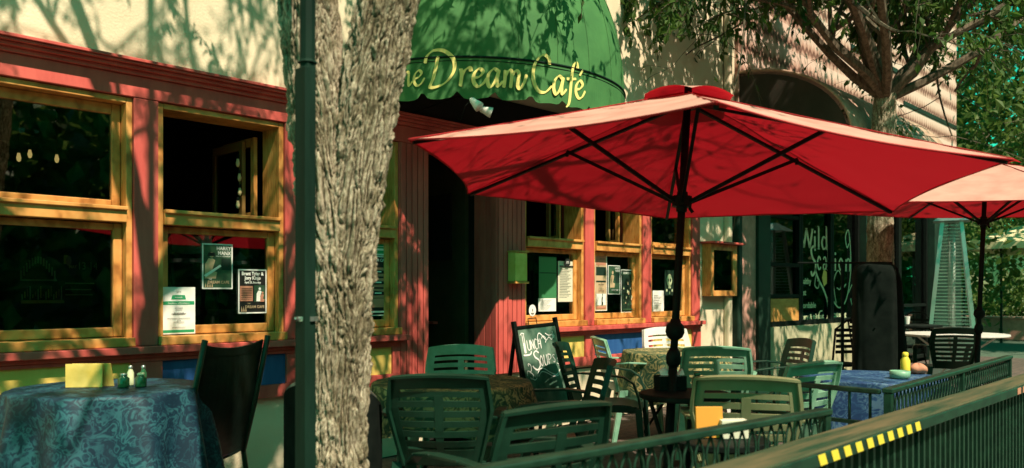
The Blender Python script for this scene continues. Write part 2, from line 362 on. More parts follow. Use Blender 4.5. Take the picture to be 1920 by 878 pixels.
# the door posts carry vertical boarding
for a, b, ns in ((3.935, 4.218, 5), (5.002, 5.345, 6)):
    m = W(); m.box(a, b, FY + .006, FY + .30, .546, 2.408)
    w = (b - a) / ns
    for k in range(ns): m.box(a + k * w + .004, a + (k + 1) * w - .004, FY - .008, FY + .004, .548, 2.406)
    if a < 4.5:
        for k in range(4): m.box(b + .001, b + .012, FY + .012 + k * .07, FY + .076 + k * .07, .548, 2.406)
    else:
        for k in range(4): m.box(a - .012, a - .001, FY + .012 + k * .07, FY + .076 + k * .07, .548, 2.406)
    m.build('door_post', RED, cafe, bevel=.003)
for a, b in ((.9, 3.932), (5.348, 8.303)):
    wb('ledge', RED, [(a, b + (.06 if a < 2 else 0), FY - .075, FY + .02, .888, .930), (a, b, FY - .03, FY + .02, .862, .886)], bevel=.004)
    wb('lower_frame', RED, [(a, b, FY - .012, FY + .03, .547, .632), (a, b, FY - .012, FY + .03, .838, .860)], bevel=.003)
stiles = [.9, 1.05, 1.9, 2.13, 2.9, 3.13, 3.86, 3.932]
for (a, b) in ((.9, 1.02), (1.93, 2.11), (2.955, 3.10), (3.86, 3.932), (5.348, 5.44), (6.19, 6.34), (7.16, 7.33), (8.13, 8.303)):
    wb('panel_stile', RED, [(a, b, FY - .009, FY + .03, .634, .836)])
for a, b, mt, lb in ((1.022, 1.928, YEL, 'yellow panel'), (2.112, 2.953, BLUE, 'blue panel'), (3.102, 3.858, YEL, 'yellow panel'),
                     (5.442, 6.188, YEL, 'yellow panel'), (6.342, 7.158, BLUE, 'blue panel'), (7.332, 8.128, YEL, 'yellow panel')):
    wb('colour_panel', mt, [(a, b, FY + .008, FY + .03, .634, .836)], label=lb)
# windows
def window(a, b, upper, left_hidden=False):
    m = W(); y0 = FY + .02
    m.box(a, a + .035, y0, FY + .24, .932, 2.406); m.box(b - .035, b, y0, FY + .24, .932, 2.406)
    m.box(a + .036, b - .036, y0, FY + .24, 2.372, 2.406)
    m.box(a + .001, b - .001, FY - .035, FY + .22, .9325, .985)                 # sill
    m.box(a + .036, b - .036, FY + .0, FY + .12, 1.665, 1.745)
    m.box(a + .036, b - .036, FY - .02, FY + .03, 1.735, 1.757)
    f = m.build('window', WOOD, cafe, bevel=.004)
    s = W(); x0, x1 = a + .038, b - .038
    s.box(x0, x0 + .05, FY + .075, FY + .12, .99, 1.66); s.box(x1 - .05, x1, FY + .075, FY + .12, .99, 1.66)
    s.box(x0 + .051, x1 - .051, FY + .075, FY + .12, .99, 1.045); s.box(x0 + .051, x1 - .051, FY + .075, FY + .12, 1.62, 1.66)
    s.build('sash', WOOD, f, bevel=.005)
    g = W(); g.box(x0 + .05, x1 - .05, FY + .096, FY + .100, 1.04, 1.625); g.build('pane', GLASS, f)
    if upper == 'glass':
        s = W(); s.box(x0, x0 + .05, FY + .10, FY + .145, 1.76, 2.37); s.box(x1 - .05, x1, FY + .10, FY + .145, 1.76, 2.37)
        s.box(x0 + .051, x1 - .051, FY + .10, FY + .145, 1.76, 1.80); s.box(x0 + .051, x1 - .051, FY + .10, FY + .145, 2.31, 2.37)
        s.build('sash', WOOD, f, bevel=.005)
        g = W(); g.box(x0 + .05, x1 - .05, FY + .118, FY + .122, 1.79, 2.32); g.build('pane', GLASS, f)
    elif upper == 'open':                                                        # leaves folded back to the right
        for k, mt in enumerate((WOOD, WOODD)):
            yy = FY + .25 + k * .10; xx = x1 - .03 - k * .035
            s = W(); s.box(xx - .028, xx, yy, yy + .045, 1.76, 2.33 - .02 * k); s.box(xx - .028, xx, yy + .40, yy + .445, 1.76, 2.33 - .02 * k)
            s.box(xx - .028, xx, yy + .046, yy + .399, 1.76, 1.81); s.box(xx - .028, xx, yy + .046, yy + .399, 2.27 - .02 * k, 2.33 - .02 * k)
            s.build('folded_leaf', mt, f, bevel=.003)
            g = W(); g.box(xx - .016, xx - .012, yy + .045, yy + .40, 1.80, 2.28); g.build('folded_leaf_pane', GLASS, f)
    return f
for a, b, u in ((1.052, 1.943, 'glass'), (2.092, 2.948, 'open'), (3.102, 3.933, 'open'), (5.347, 6.198, 'open'), (6.342, 7.163, 'open'), (7.322, 8.133, 'glass')): window(a, b, u)
# recessed doorway
d = wb('door', DGRN, [(4.22, 5.0, 6.30, 6.345, .05, .95), (4.22, 4.30, 6.30, 6.345, .955, 2.1), (4.92, 5.0, 6.30, 6.345, .955, 2.1), (4.305, 4.915, 6.30, 6.345, 2.02, 2.1)], bevel=.004)
wb('door_pane', GLASS, [(4.30, 4.92, 6.32, 6.324, .955, 2.02)], d); wb('door_handle', STEEL, [(4.34, 4.36, 6.25, 6.28, .95, 1.2)], d)
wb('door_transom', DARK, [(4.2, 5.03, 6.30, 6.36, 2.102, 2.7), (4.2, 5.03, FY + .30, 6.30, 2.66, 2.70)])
wb('recess_wall', mat('olive_recess_paint', rough=.8, build=noisy((.05, .05, .022), (.075, .07, .032), 5)), [(4.985, 5.028, FY + .40, 6.29, .0, 2.65), (4.202, 4.215, FY + .40, 6.29, 0, 2.65)])
wb('recess_frame', DARK, [(4.965, 4.984, 5.55, 6.1, 1.55, 2.15)])
wb('door_ledge', RED, [(4.93, 5.0, 5.75, 5.9, .96, .985)])
wb('awning_shade_board', DARK, [(3.66, 6.14, FY - .003, FY + .015, 2.622, 2.92)])  # dark sheet added over the cream wall to darken it as shade
wb('drainpipe', STUCCO, [(8.84, 8.93, FY - .07, FY + .008, 0, 6.0)], bevel=.02)

# domed awning: half-ellipse in plan, plain valance with an applied name
AX, AA, AB, ZB, ZT = 4.9, 1.25, 1.1, 2.63, 2.925
def ell(ph, z=0, off=0, k=1):
    n = Vector((math.cos(ph) / AA, -math.sin(ph) / AB, 0)).normalized()
    return Vector((AX + AA * k * math.cos(ph), FY + .018 - AB * k * math.sin(ph), z)) + n * off
m = W()
def dome(u, v):
    ph = math.pi * u; t = v * math.pi / 2; k = math.cos(t) ** .9
    sag = .018 * (abs(math.sin(ph * 4)) - .6) * math.sin(2 * t)
    return ell(ph, ZT + 1.45 * math.sin(t), 0, max(k, .001) * (1 + sag))
m.grid(dome, 64, 22); aw = m.build('awning', AWN, cafe, smooth=True)
m = W(); N = 150
for i in range(N):
    a0, a1 = math.pi * i / N, math.pi * (i + 1) / N
    def low(a):
        f = (a / math.pi * 14) % 1
        return ZB + .045 * math.exp(-((min(f, 1 - f)) / .10) ** 2) + .006 * math.sin(a * 31)
    def ww(a, z): return .006 * math.sin(a * 23) * (ZT - z) / .3
    m.face([ell(a0, low(a0), ww(a0, ZB)), ell(a1, low(a1), ww(a1, ZB)), ell(a1, ZT), ell(a0, ZT)])
o = m.build('valance', AWN, aw); sm = o.modifiers.new('solid', 'SOLIDIFY'); sm.thickness = .003
m = W(); m.tube([ell(math.pi * i / 60, ZT, .004) for i in range(61)], .009, 6); m.tube([ell(math.pi * i / 60, ZT - .028, .004) for i in range(61)], .003, 5); m.build('piping', PGREEN, aw)
m = W()
for k in range(1, 7):
    ph = math.pi * k / 7; m.tube([ell(ph, ZT + 1.4 * math.sin(t), -.02, max(math.cos(t) ** .9, .001)) for t in [i * math.pi / 24 for i in range(12)]], .010, 6)
m.tube([ell(math.pi * i / 40, ZT, -.03) for i in range(41)], .012, 6)
m.build('awning_frame', BLK, aw)
m = W()
for k in range(1, 12):
    m.tube([dome(k / 12, i / 26) + Vector((0, -.002, .003)) for i in range(26)], .0035, 5, cap=False)
m.build('awning_seam', AWN, aw)
GL = {
 't': (.58, [[(.34, 1.55), (.2, .6), (.18, .15), (.38, .02), (.6, .3)], [(-.05, 1.02), (.3, 1.08), (.58, 1.12)]]),
 'h': (.88, [[(.42, 1.95), (.28, 1.2), (.14, .5), (.06, 0)], [(.14, .5), (.38, .95), (.6, .88), (.56, .4), (.62, .05), (.88, .35)]]),
 'e': (.80, [[(.12, .48), (.42, .56), (.62, .82), (.42, 1.0), (.14, .72), (.10, .3), (.3, .02), (.58, .12), (.84, .5)]]),
 'D': (1.78, [[(.62, 1.72), (.5, 1.1), (.34, .5), (.14, .05)], [(-.12, 1.35), (-.02, 1.75), (.4, 2.05), (1.0, 1.98), (1.5, 1.5), (1.48, .8), (1.0, .2), (.4, -.02), (.06, .04)]]),
 'r': (.72, [[(.12, 1.0), (.16, .6), (.08, 0)], [(.14, .5), (.34, .9), (.6, 1.05), (.68, .84)]]),
 'a': (.92, [[(.70, .88), (.44, 1.02), (.14, .72), (.08, .26), (.24, .0), (.5, .32), (.70, .9)], [(.74, 1.0), (.62, .45), (.66, .06), (.95, .38)]]),
 'm': (1.5, [[(.16, 1.0), (.14, .5), (.06, 0)], [(.12, .55), (.36, .98), (.54, .86), (.46, .0)], [(.48, .55), (.76, 1.0), (.96, .84), (.88, .2), (1.05, .02), (1.28, .4), (1.42, .85)]]),
 'C': (1.28, [[(1.08, 1.55), (1.02, 1.9), (.66, 2.02), (.2, 1.5), (.08, .75), (.34, .1), (.8, .02), (1.24, .42)]]),
 'f': (.62, [[(.86, 1.62), (.76, 1.95), (.52, 1.7), (.36, .8), (.22, -.3), (.0, -.62)], [(.04, .95), (.38, .98), (.74, 1.06)]]),
 "'": (0, [[(-.42, 1.28), (-.14, 1.66)]]),
}
def script(mb, word, fn, x0, y0, s, wmax, ang=35):
    x = x0
    for ch in word:
        adv, sts = GL[ch]
        for st in sts: mb.stroke([(x + px * s, y0 + py * s) for px, py in st], fn, wmax, ang=ang)
        x += adv * s
    return x
def arc(deg):                       # metres along the valance from the wall end at the left to an angle
    n = 200; L = 0; p = ell(math.pi)
    for i in range(1, n + 1):
        q = ell(math.pi + (R(deg) - math.pi) * i / n); L += (q - p).length; p = q
    return L
TAB = [(arc(d), R(d)) for d in range(180, 60, -2)]
def on_val(s, z):
    for (l0, p0), (l1, p1) in zip(TAB, TAB[1:]):
        if s <= l1: return ell(p0 + (p1 - p0) * (s - l0) / (l1 - l0), z, .011)
    return ell(TAB[-1][1], z, .011)
m = W()
a1, a2 = arc(166), arc(154); script(m, 'the', on_val, a1, 2.728, (a2 - a1) / 2.15, .022)
a1, a2 = arc(152.2), arc(117.5); script(m, 'Dream', on_val, a1, 2.712, (a2 - a1) / 5.62, .030)
a1, a2 = arc(115.5), arc(93.5); script(m, "Cafe'", on_val, a1, 2.705, (a2 - a1) / 3.55, .030)
m.build('lettering', GOLD, aw)

# lamps clipped under the awning edge
fl = thing('floodlight', 'small white twin floodlight clipped beneath the scalloped awning edge', 'lamp', (4.0, 4.2, 2.53))
for k, (ox, oz, an) in enumerate(((0, .07, .4), (.10, .03, 1.1))):
    m = MB(); d = Vector((math.sin(an) * .7, -.5, -math.cos(an) * .6)).normalized(); p = Vector((ox, .02, oz))
    m.tube([p - d * .04, p - d * .025, p, p + d * .035, p + d * .055], [.010, .022, .026, .036, .038], 14); m.build('lamp_shade', WHITE, fl, smooth=True)
m = MB(); m.tube([(0, .03, .10), (0, .2, .14), (.02, .76, .1)], .008, 6); m.tube([(.10, .03, .06), (.05, .03, .12)], .006, 6); m.tube([(.0, .03, .1), (-.06, .05, .04), (-.05, .1, -.05), (.0, .2, -.02)], .003, 5); m.build('bracket', BLK, fl)

# ---------------------------------------------------------------- things inside the windows
pend = [(1.60, 5.95, 2.12), (1.72, 6.15, 2.18), (1.87, 6.1, 2.16)]
def bulb(p, lab, hang=True):
    t = thing('pendant_bulb' if hang else 'string_light_bulb', lab, 'light bulb', p, group='warm bulbs behind the cafe windows')
    m = MB(); m.lathe([(.003, -.026), (.011, -.02), (.015, 0), (.010, .02), (.008, .03)], 10); m.build('globe', BULB if hang else BULBG, t, smooth=True)
    m = MB(); m.lathe([(.010, .03), (.010, .05), (.004, .055)], 8); 
    if hang: m.tube([(0, 0, .05), (0, 0, 2.69 - p[2])], .003, 5)
    else: m.tube([(0, 0, .05), (.03, .02, .06)], .003, 5)
    m.build('socket', BLK, t)
for p, l in zip(pend, ('warm pendant bulb behind the upper left window, leftmost of three', 'warm pendant bulb behind the upper left window, middle of three', 'warm pendant bulb behind the upper left window, rightmost of three')): bulb(p, l)
for z, l in ((2.15, 'topmost small bulb strung on the folded shutter of the open window'), (2.05, 'second small bulb from the top on the folded shutter of the open window'),
             (1.95, 'third small bulb from the top on the folded shutter of the open window'), (1.86, 'lowest small bulb strung on the folded shutter of the open window')):
    bulb((2.79 + .01 * math.sin(z * 40), 5.32, z), l, False)
t = thing('lampshade', 'terracotta table lampshade at the left edge of the open window', 'lamp', (2.30, 5.70, .02))
m = MB(); m.lathe([(.09, 1.93), (.13, 1.70)], 24, cap=False); m.build('shade', LAMPSH, t, smooth=True)
m = MB(); m.lathe([(.1, 0), (.1, .02), (.015, .05), (.015, 1.72)], 14); m.build('stem', BLK, t)
def cafe_chair(p, rz, lab):
    t = thing('bar_chair', lab, 'chair', p, rz, 'tall metal chairs inside the cafe')
    m = MB(); m.box(-.2, .2, -.2, .2, 1.06, 1.10); m.build('seat', BLK, t, bevel=.01)
    for x in (-.2, .2):
        m = MB(); m.tube([(x, -.2, 0), (x, -.2, 1.06), (x * 1.08, -.26, 1.72)], .014, 8); m.lathe([(.004, 1.76), (.02, 1.75), (.02, 1.73), (.01, 1.715)], 10, (x * 1.08, -.26, 0)); m.build('rear_leg', PLASTB, t, smooth=True)
        m = MB(); m.tube([(x, .19, 0), (x, .18, 1.06)], .014, 8); m.build('leg', BLK, t, smooth=True)
    m = MB(); m.solid(lambda u, v: (Vector((u * .21, -.255 - .05 * (1 - u * u), 1.56 + v * .14 - .03 * (1 - u * u))), Vector((0, 1, 0))), -1, 1, 0, 1, .012, 10, 1)
    m.build('backrest', STEEL, t)
cafe_chair((2.93, 5.95, .02), math.pi + .3, 'tall metal chair with a curved back behind the open window')
for p, rr, lab in (((2.62, 5.6, .02), .17, 'round bar table behind the pane with the guitarist poster'), ((3.05, 5.8, .02), .22, 'round bar table further inside, right of the guitarist poster')):
    t = thing('bar_table', lab, 'table', p); m = MB(); m.lathe([(rr, 1.44), (rr, 1.465)], 28); m.build('tabletop', STEEL, t); m = MB(); m.lathe([(.15, 0), (.15, .02), (.02, .04), (.02, 1.44)], 14); m.build('pedestal', BLK, t)

# ---------------------------------------------------------------- posters and notices
TX = lambda x, y, z: Matrix.Translation((x, y, z)) @ Matrix.Rotation(R(90), 4, 'X')
def sheet(name, lab, cat, x0, x1, z0, z1, mats, draw, y=FY + .088, group='posters in the cafe windows'):
    o = thing(name, lab, cat, ((x0 + x1) / 2, y, z0), group=group)
    m = W(); m.box(x0, x1, y - .0012, y + .0006, z0, z1); m.build('paper', mats[0], o)
    p = W(); k = [0]
    def rect(a, b, c, d, mi):          # fractions of the sheet; successive layers a hair apart
        k[0] += 1; yy = y - .0014 - .0004 * k[0]
        X = lambda f: x0 + (x1 - x0) * f; Z = lambda f: z0 + (z1 - z0) * f
        p.face([(X(a), yy, Z(c)), (X(b), yy, Z(c)), (X(b), yy, Z(d)), (X(a), yy, Z(d))], mi)
    def txt(s, fx, fz, h, mi, sx=1, al='CENTER', bold=0):
        k[0] += 1; p.text(s, h, TX(x0 + (x1 - x0) * fx, y - .0014 - .0004 * k[0], z0 + (z1 - z0) * fz), mi, sx, al, bold)
    def poly(pts, mi):
        k[0] += 1; yy = y - .0014 - .0004 * k[0]; p.face([(x0 + (x1 - x0) * a, yy, z0 + (z1 - z0) * b) for a, b in pts], mi)
    draw(rect, txt, poly); p.build('print', mats[1:], o); return o
def circ(cx, cz, rx, rz_, n=16): return [(cx + rx * math.cos(2 * math.pi * i / n), cz + rz_ * math.sin(2 * math.pi * i / n)) for i in range(n)]
def guitarist(poly, mi, cx=.3, cz=.35, s=1):
    poly([(cx + a * s, cz + b * s) for a, b in ((-.22, -.12), (.14, -.12), (.18, .02), (.02, .06), (.12, .28), (.04, .32), (-.1, .32), (-.2, .2))], mi)
    poly(circ(cx, cz + .40 * s, .08 * s, .06 * s), mi)
def d_harry(r, t, p):
    r(.04, .96, .03, .97, 1); guitarist(p, 3); p([(.16, .72), (.42, .72), (.40, .80), (.20, .80)], 2); p([(.05, .30), (.12, .26), (.62, .50), (.58, .54)], 0)
    r(.62, .92, .42, .68, 4); t('HARRY', .93, .86, .034, 0, .9, 'RIGHT', .0006); t('MANX', .93, .755, .034, 0, .9, 'RIGHT', .0006)
    t('APRIL 29, WEDNESDAY', .93, .71, .011, 0, .9, 'RIGHT'); t('THE', .25, .20, .013, 0); t('DREAM CAFE', .52, .12, .026, 3, .95, bold=.0004)
    for i in range(4): p([(.08 + i * .07, .04), (.12 + i * .07, .04), (.10 + i * .07, .13 + .03 * (i % 2))], 3)
sheet('poster', 'green concert poster with a guitarist, a white edge and the words HARRY MANX', 'poster', 2.404, 2.612, 1.274, 1.568, [WHITE, WHITE, POSTG, POSTK, SKIN, DGRN], d_harry)
def d_brent(r, t, p):
    r(.04, .96, .03, .97, 1); t('Brent Tyler &', .5, .865, .033, 0, .86, bold=.001); t('Jory Kinjo', .5, .765, .033, 0, .86, bold=.001); t('April 23, Saturday', .5, .68, .019, 0, .85, bold=.0005)
    r(.06, .5, .28, .62, 2); r(.55, .93, .26, .64, 3)
    for i in range(7): r(.09, .47, .32 + i * .04, .33 + i * .04, 1)
    guitarist(p, 4, .74, .34, .55); guitarist(p, 2, .84, .31, .4); t('THE', .35, .21, .012, 5); t('DREAM CAFE', .56, .12, .026, 5, .92, bold=.0004)
    for i in range(3): p([(.08 + i * .07, .04), (.13 + i * .07, .05), (.09 + i * .07, .17)], 5)
sheet('poster', 'black concert poster headed Brent Tyler & Jory Kinjo', 'poster', 2.652, 2.858, 1.111, 1.407, [WHITE, WHITE, POSTK, LAMPSH, POSTG, WHITE, SKIN], d_brent, y=FY + .0885)
def d_cert(r, t, p):
    r(.03, .97, .015, .985, 1); r(.03, .97, .62, .70, 2); r(.03, .97, .03, .09, 2); p(circ(.5, .86, .19, .12), 1); p(circ(.5, .86, .17, .105), 0)
    p([(.28, .74), (.72, .74), (.68, .83), (.32, .83)], 2); t('2014', .5, .88, .014, 3); t('WINNER', .5, .765, .012, 0); t('Certificate of Excellence', .5, .64, .0145, 0, .95)
    for z, w in ((.55, .12), (.51, .10), (.43, .22), (.42, .18), (.33, .34), (.25, .16), (.14, .2)): r(.5 - w, .5 + w, z, z + .008, 3)
    t('Dream Cafe', .5, .44, .013, 3); t('2014', .5, .27, .013, 3)
sheet('certificate', 'white and green award certificate taped at the lower left of the pane', 'certificate', 2.135, 2.350, .992, 1.285, [WHITE, WHITE, WHITE, INKG, INKK], d_cert, y=FY + .070)
BANI = mat('muted_green_ink', (.50, .62, .34), .6)
def d_may(r, t, p):
    for i in range(13):
        h = .5 + .3 * math.sin(math.pi * (i + .5) / 13); r(.05 + i * .032, .07 + i * .032, h - .05 * abs(i - 6) / 6, h + .13, 1)
    r(.05, .47, .47, .50, 1)
    p([(.55, .80), (.60, .80), (.60, .97), (.55, .97)], 2); p(circ(.61, .86, .035, .10), 3)
    k = .46; t('13 14', .84, .70, .062, 1, .80); t('MAY', .66, .72, .026, 2, .8, bold=.0005)
    for i in range(16): r(.06 + i * .03, .075 + i * .03, .12 + .03 * (i % 3), .22 + .05 * (i % 4), 1 + i % 3)
    r(.05, .55, .05, .11, 2); r(.56, .92, .42, .44, 1); r(.56, .88, .30, .32, 1); r(.56, .90, .2, .22, 1)
sheet('banner', 'dark festival banner reading MAY 13 14 behind the left window', 'banner', 1.36, 1.80, 1.175, 1.475, [POSTK, BANI, BANI, YELP, LAMPSH], d_may, y=FY + .135, group=None)
def d_tag(r, t, p):
    r(.04, .96, .03, .97, 1); r(.15, .9, .12, .36, 2); r(.3, .75, .5, .62, 2); r(.25, .8, .66, .82, 2)
sheet('notice', 'small white and green notice above the narrow poster right of the tree', 'notice', 3.70, 3.895, 1.535, 1.640, [WHITE, WHITE, WHITE, INKG], d_tag)
def d_p3(r, t, p):
    r(.03, .97, .015, .985, 1); t('DREAM CAFE', .56, .91, .032, 2, .9, bold=.0005)
    for z in (.66, .48, .30, .14): r(.08, .92, z, z + .15, 3)
    for z in (.70, .52, .34): p([(.3, z), (.85, z + .01), (.8, z + .06), (.35, z + .08)], 1); r(.4, .7, z + .03, z + .05, 2)
    r(.1, .9, .05, .08, 2)
sheet('poster', 'tall salmon and black poster right of the tree trunk', 'poster', 3.675, 3.885, 1.075, 1.528, [WHITE, WHITE, POSTK, WHITE, LAMPSH], d_p3)
def d_menu(r, t, p):
    for i in range(20): r(.08, .55 + .3 * ((i * 7) % 5) / 5, .10 + i * .040, .108 + i * .040, 1)
    r(.06, .94, .86, .89, 0)
o = sheet('menu_holder', 'green plastic menu holder hung in the window right of the door', 'menu', 5.625, 5.872, 1.20, 1.584, [mat('green_sleeve', (.05, .22, .09), .4), DGRN], lambda r, t, p: [r(.02, .98, .60, .62, 0), r(.02, .98, .98, .985, 0)] and None)
sheet('menu_sheet', 'white paper pinned under the green menu holder', 'menu', 5.618, 5.865, 1.076, 1.198, [WHITE, INKK], lambda r, t, p: [r(.1, .5 + .3 * ((i * 5) % 4) / 4, .12 + i * .1, .135 + i * .1, 0) for i in range(8)] and None)
sheet('menu_sheet', 'long cream menu hanging from a black clip in the window right of the door', 'menu', 5.895, 6.135, 1.163, 1.551, [PAPR, INKK, DGRN], d_menu)
m = W(); m.lathe([(.05, 0), (.05, .012)], 8); t = thing('clip', 'black octagonal clip holding the cream menu', 'clip', (6.015, FY + .075, 1.54))
m = MB(); m.grid(lambda u, v: (v * .045 * math.cos(2 * math.pi * u + .39), -.004, v * .045 * math.sin(2 * math.pi * u + .39)), 8, 1, closed=True); m.build('plate', INKK, t)
m = MB(); m.box(-.022, .022, -.0065, -.005, -.008, -.003, 0); m.box(-.018, .018, -.0065, -.005, .006, .010, 0); m.build('print', WHITE, t)
t = thing('sticker', 'white oval sticker at the lower left corner of the pane beside the door', 'sticker', (5.52, FY + .072, 1.088))
m = MB(); m.grid(lambda u, v: (v * .048 * math.cos(2 * math.pi * u), 0, v * .054 * math.sin(2 * math.pi * u)), 20, 1, closed=True); m.build('disc', WHITE, t)
m = MB(); m.box(-.02, .02, -.002, -.001, -.03, -.022); m.box(-.014, .014, -.002, -.001, -.042, -.037); m.box(-.004, .004, -.002, -.001, -.01, .015); m.build('print', INKK, t)
def d_n1(r, t, p):
    r(.04, .96, .01, .99, 1); r(.1, .9, .80, .97, 2); r(.1, .9, .62, .77, 4); r(.1, .9, .5, .53, 4); t('Brent Tyler &', .5, .50, .026, 4, .8); t('Jory Kinjo', .5, .45, .026, 4, .8)
    r(.12, .88, .10, .30, 3); guitarist(p, 2, .3, .82, .3); guitarist(p, 4, .6, .14, .35); t('HARRY MANX', .6, .90, .02, 4, .7); r(.1, .9, .04, .08, 2); t('DREAM CAFE', .5, .345, .02, 2, .8)
sheet('poster', 'narrow strip of stacked gig posters, leftmost in the second window right of the door', 'poster', 6.455, 6.655, 1.068, 1.640, [WHITE, POSTK, SKIN, LAMPSH, WHITE, DGRN], lambda r, t, p: d_n1(r, t, p))
def d_n2(r, t, p):
    r(.04, .96, .02, .98, 0); guitarist(p, 2, .38, .35); r(.6, .92, .4, .75, 1); t('HARRY', .92, .87, .03, 3, .8, 'RIGHT'); t('MANX', .92, .78, .03, 3, .8, 'RIGHT'); t('DREAM CAFE', .55, .12, .024, 3, .8)
sheet('poster', 'small green poster of a player, centre of the second window right of the door', 'poster', 6.672, 6.878, 1.234, 1.529, [WHITE, POSTG, DGRN, SKIN, WHITE], d_n2)
def d_n3(r, t, p):
    r(.03, .97, .015, .985, 0); r(.08, .92, .88, .94, 1); t('DREAM CAFE', .5, .90, .03, 3, .8)
    for i in range(26): a = random.random() * .8 + .08; z = random.random() * .6 + .12; r(a, min(a + .08, .95), z, z + .03 + random.random() * .05, random.choice((1, 1, 2, 4)))
    r(.1, .9, .05, .09, 1)
sheet('poster', 'dark leafy illustrated poster, rightmost in the second window right of the door', 'poster', 6.895, 7.100, 1.044, 1.49, [WHITE, DGRN, POSTG, SKIN, WHITE, WINL], d_n3)
sheet('notice', 'white typed notice in the window behind the umbrella pole', 'notice', 7.47, 7.685, 1.046, 1.273, [WHITE, INKK, INKO], lambda r, t, p: [r(.1, .5 + .35 * ((i * 5) % 4) / 4, .12 + i * .08, .135 + i * .08, 0) for i in range(9)] and None)
def d_skull(r, t, p):
    p(circ(.5, .6, .3, .25), 1); p(circ(.38, .6, .07, .07), 0); p(circ(.62, .6, .07, .07), 0); r(.35, .65, .28, .38, 1)
    for x, z in ((.2, .2), (.8, .2), (.5, .1)): p(circ(x, z, .07, .06), 1)
sheet('poster', 'dark poster with a pale round face, beside the umbrella pole', 'poster', 7.705, 7.885, 1.22, 1.50, [DGRN, DGRN, WINL], d_skull)

# glazed notice case and letter box
t = thing('display_case', 'oak notice case with a red top fixed to the cream wall', 'display case', (8.67, FY, 1.2))
m = W(); m.box(8.35, 8.42, FY - .11, FY + .008, 1.21, 1.815); m.box(8.93 - .06, 8.99 - .03, FY - .11, FY - .075, 1.21, 1.815); m.box(8.421, 8.869, FY - .11, FY - .075, 1.745, 1.815); m.box(8.421, 8.869, FY - .11, FY - .075, 1.21, 1.275); m.box(8.421, 8.80, FY - .015, FY + .006, 1.28, 1.74); m.build('case', WOOD, t, bevel=.004)
m = W(); m.box(8.31, 9.02, FY - .19, FY + .008, 1.818, 1.842); m.build('top', RED, t, bevel=.004)
m = W(); m.box(8.45, 8.84, FY - .022, FY - .018, 1.46, 1.72); m.build('dark_notice', POSTG, t); m = W(); m.box(8.47, 8.82, FY - .022, FY - .018, 1.30, 1.45); m.build('white_notice', WHITE, t)
m = W(); m.box(8.5, 8.8, FY - .026, FY - .0235, 1.62, 1.64); m.box(8.5, 8.75, FY - .026, FY - .0235, 1.56, 1.57); m.box(8.5, 8.6, FY - .026, FY - .0235, 1.5, 1.54); m.build('print', WHITE, t)
m = W(); m.box(8.42, 8.87, FY - .095, FY - .091, 1.275, 1.745); m.build('pane', GLASS, t)
t = thing('letter_box', 'small yellow wooden box mounted on the red door post', 'letter box', (5.19, FY, 1.33))
m = MB(); m.box(-.075, .075, -.10, -.010, .02, .27); m.build('box', YELP, t, bevel=.004); m = MB(); m.box(-.085, .085, -.112, -.010, .271, .285); m.box(-.085, .085, -.112, -.010, .0, .018); m.build('rim', WOOD, t)

# ---------------------------------------------------------------- the eatery next door
shop = thing('shop_building', 'shingled shop with black window frames and a brown barrel canopy beside the cafe', 'building', (13.6, FY, 0))
def sb(name, mt, boxes, parent=shop, bevel=0, label=None): return wb(name, mt, boxes, parent, bevel, label)
sb('shingle_wall', SHING, [(9.135, 17.95, FY - .03, FY + .3, 2.95, 8.2)])
sb('side_wall', SHING, [(17.7, 17.94, FY + .3, 14, 0, 8.2), (9.26, 9.5, FY + .3, 14, 0, 8.2), (9.26, 17.9, 13.7, 14, 0, 8.2)]); sb('roof', DGRN, [(9.0, 18.1, FY - .3, 14.1, 8.2, 8.4)])
sb('interior_lining', DARK, [(9.5, 17.7, 8.6, 8.7, 0, 2.95), (9.5, 17.7, FY + .3, 8.6, 2.9, 2.949)])
sb('trim_strip', DGRN, [(9.9, 11.6, FY - .05, FY - .031, 5.02, 5.09), (12.6, 14.6, FY - .05, FY - .031, 4.98, 5.05), (14.9, 17.9, FY - .05, FY - .031, 4.5, 4.57)])
sb('shop_post', PINKB, [(9.132, 9.52, FY - .06, FY + .3, 0, 2.948)]); sb('shop_post', DGRN, [(9.521, 9.84, FY - .1, FY + .3, 0, 2.948)]); sb('shop_post', DGRN, [(16.3, 17.95, FY - .12, FY + .29, 0, 2.948)])
sb('shop_post', DGRN, [(13.05, 13.5, FY - .1, FY + .3, 0, 2.948)])
sb('stone_base', STONE, [(9.841, 13.049, FY - .03, FY + .25, 0, .80)])
sb('wood_panel', ORG, [(9.90, 10.90, FY + .01, FY + .04, .87, 1.17)])
def shopwin(a, b, z0, z1, bars, glz0=None):
    w = W(); T = .06
    w.box(a, a + T, FY - .0, FY + .1, z0, z1); w.box(b - T, b, FY, FY + .1, z0, z1); w.box(a + T + .001, b - T - .001, FY, FY + .1, z0, z0 + T); w.box(a + T + .001, b - T - .001, FY, FY + .1, z1 - T, z1)
    for z in bars: w.box(a + T + .001, b - T - .001, FY + .003, FY + .09, z, z + .05)
    f = w.build('window', BLK, shop, bevel=.004); g = W(); g.box(a + T, b - T, FY + .05, FY + .054, (glz0 or z0 + T), z1 - T); g.build('pane', GLASS, f)
shopwin(9.845, 10.955, .805, 2.94, [1.18, 1.60, 2.25], 1.2); shopwin(10.96, 12.0, .805, 2.94, []); shopwin(12.003, 13.045, .805, 2.94, [])
shopwin(13.505, 14.85, .06, 2.94, [1.0]); shopwin(14.855, 16.295, .06, 2.94, [1.0])
sb('notice_board', PGREEN, [(9.98, 10.6, FY + .056, FY + .06, 2.02, 2.22)]); sb('notice_board', POSTG, [(9.96, 10.5, FY + .056, FY + .06, 1.66, 1.94)])
m = W(); m.text('BOOTH', .12, TX(10.0, FY + .0545, 1.78), 0, .9)
m.build('notice_print', WINL, shop)
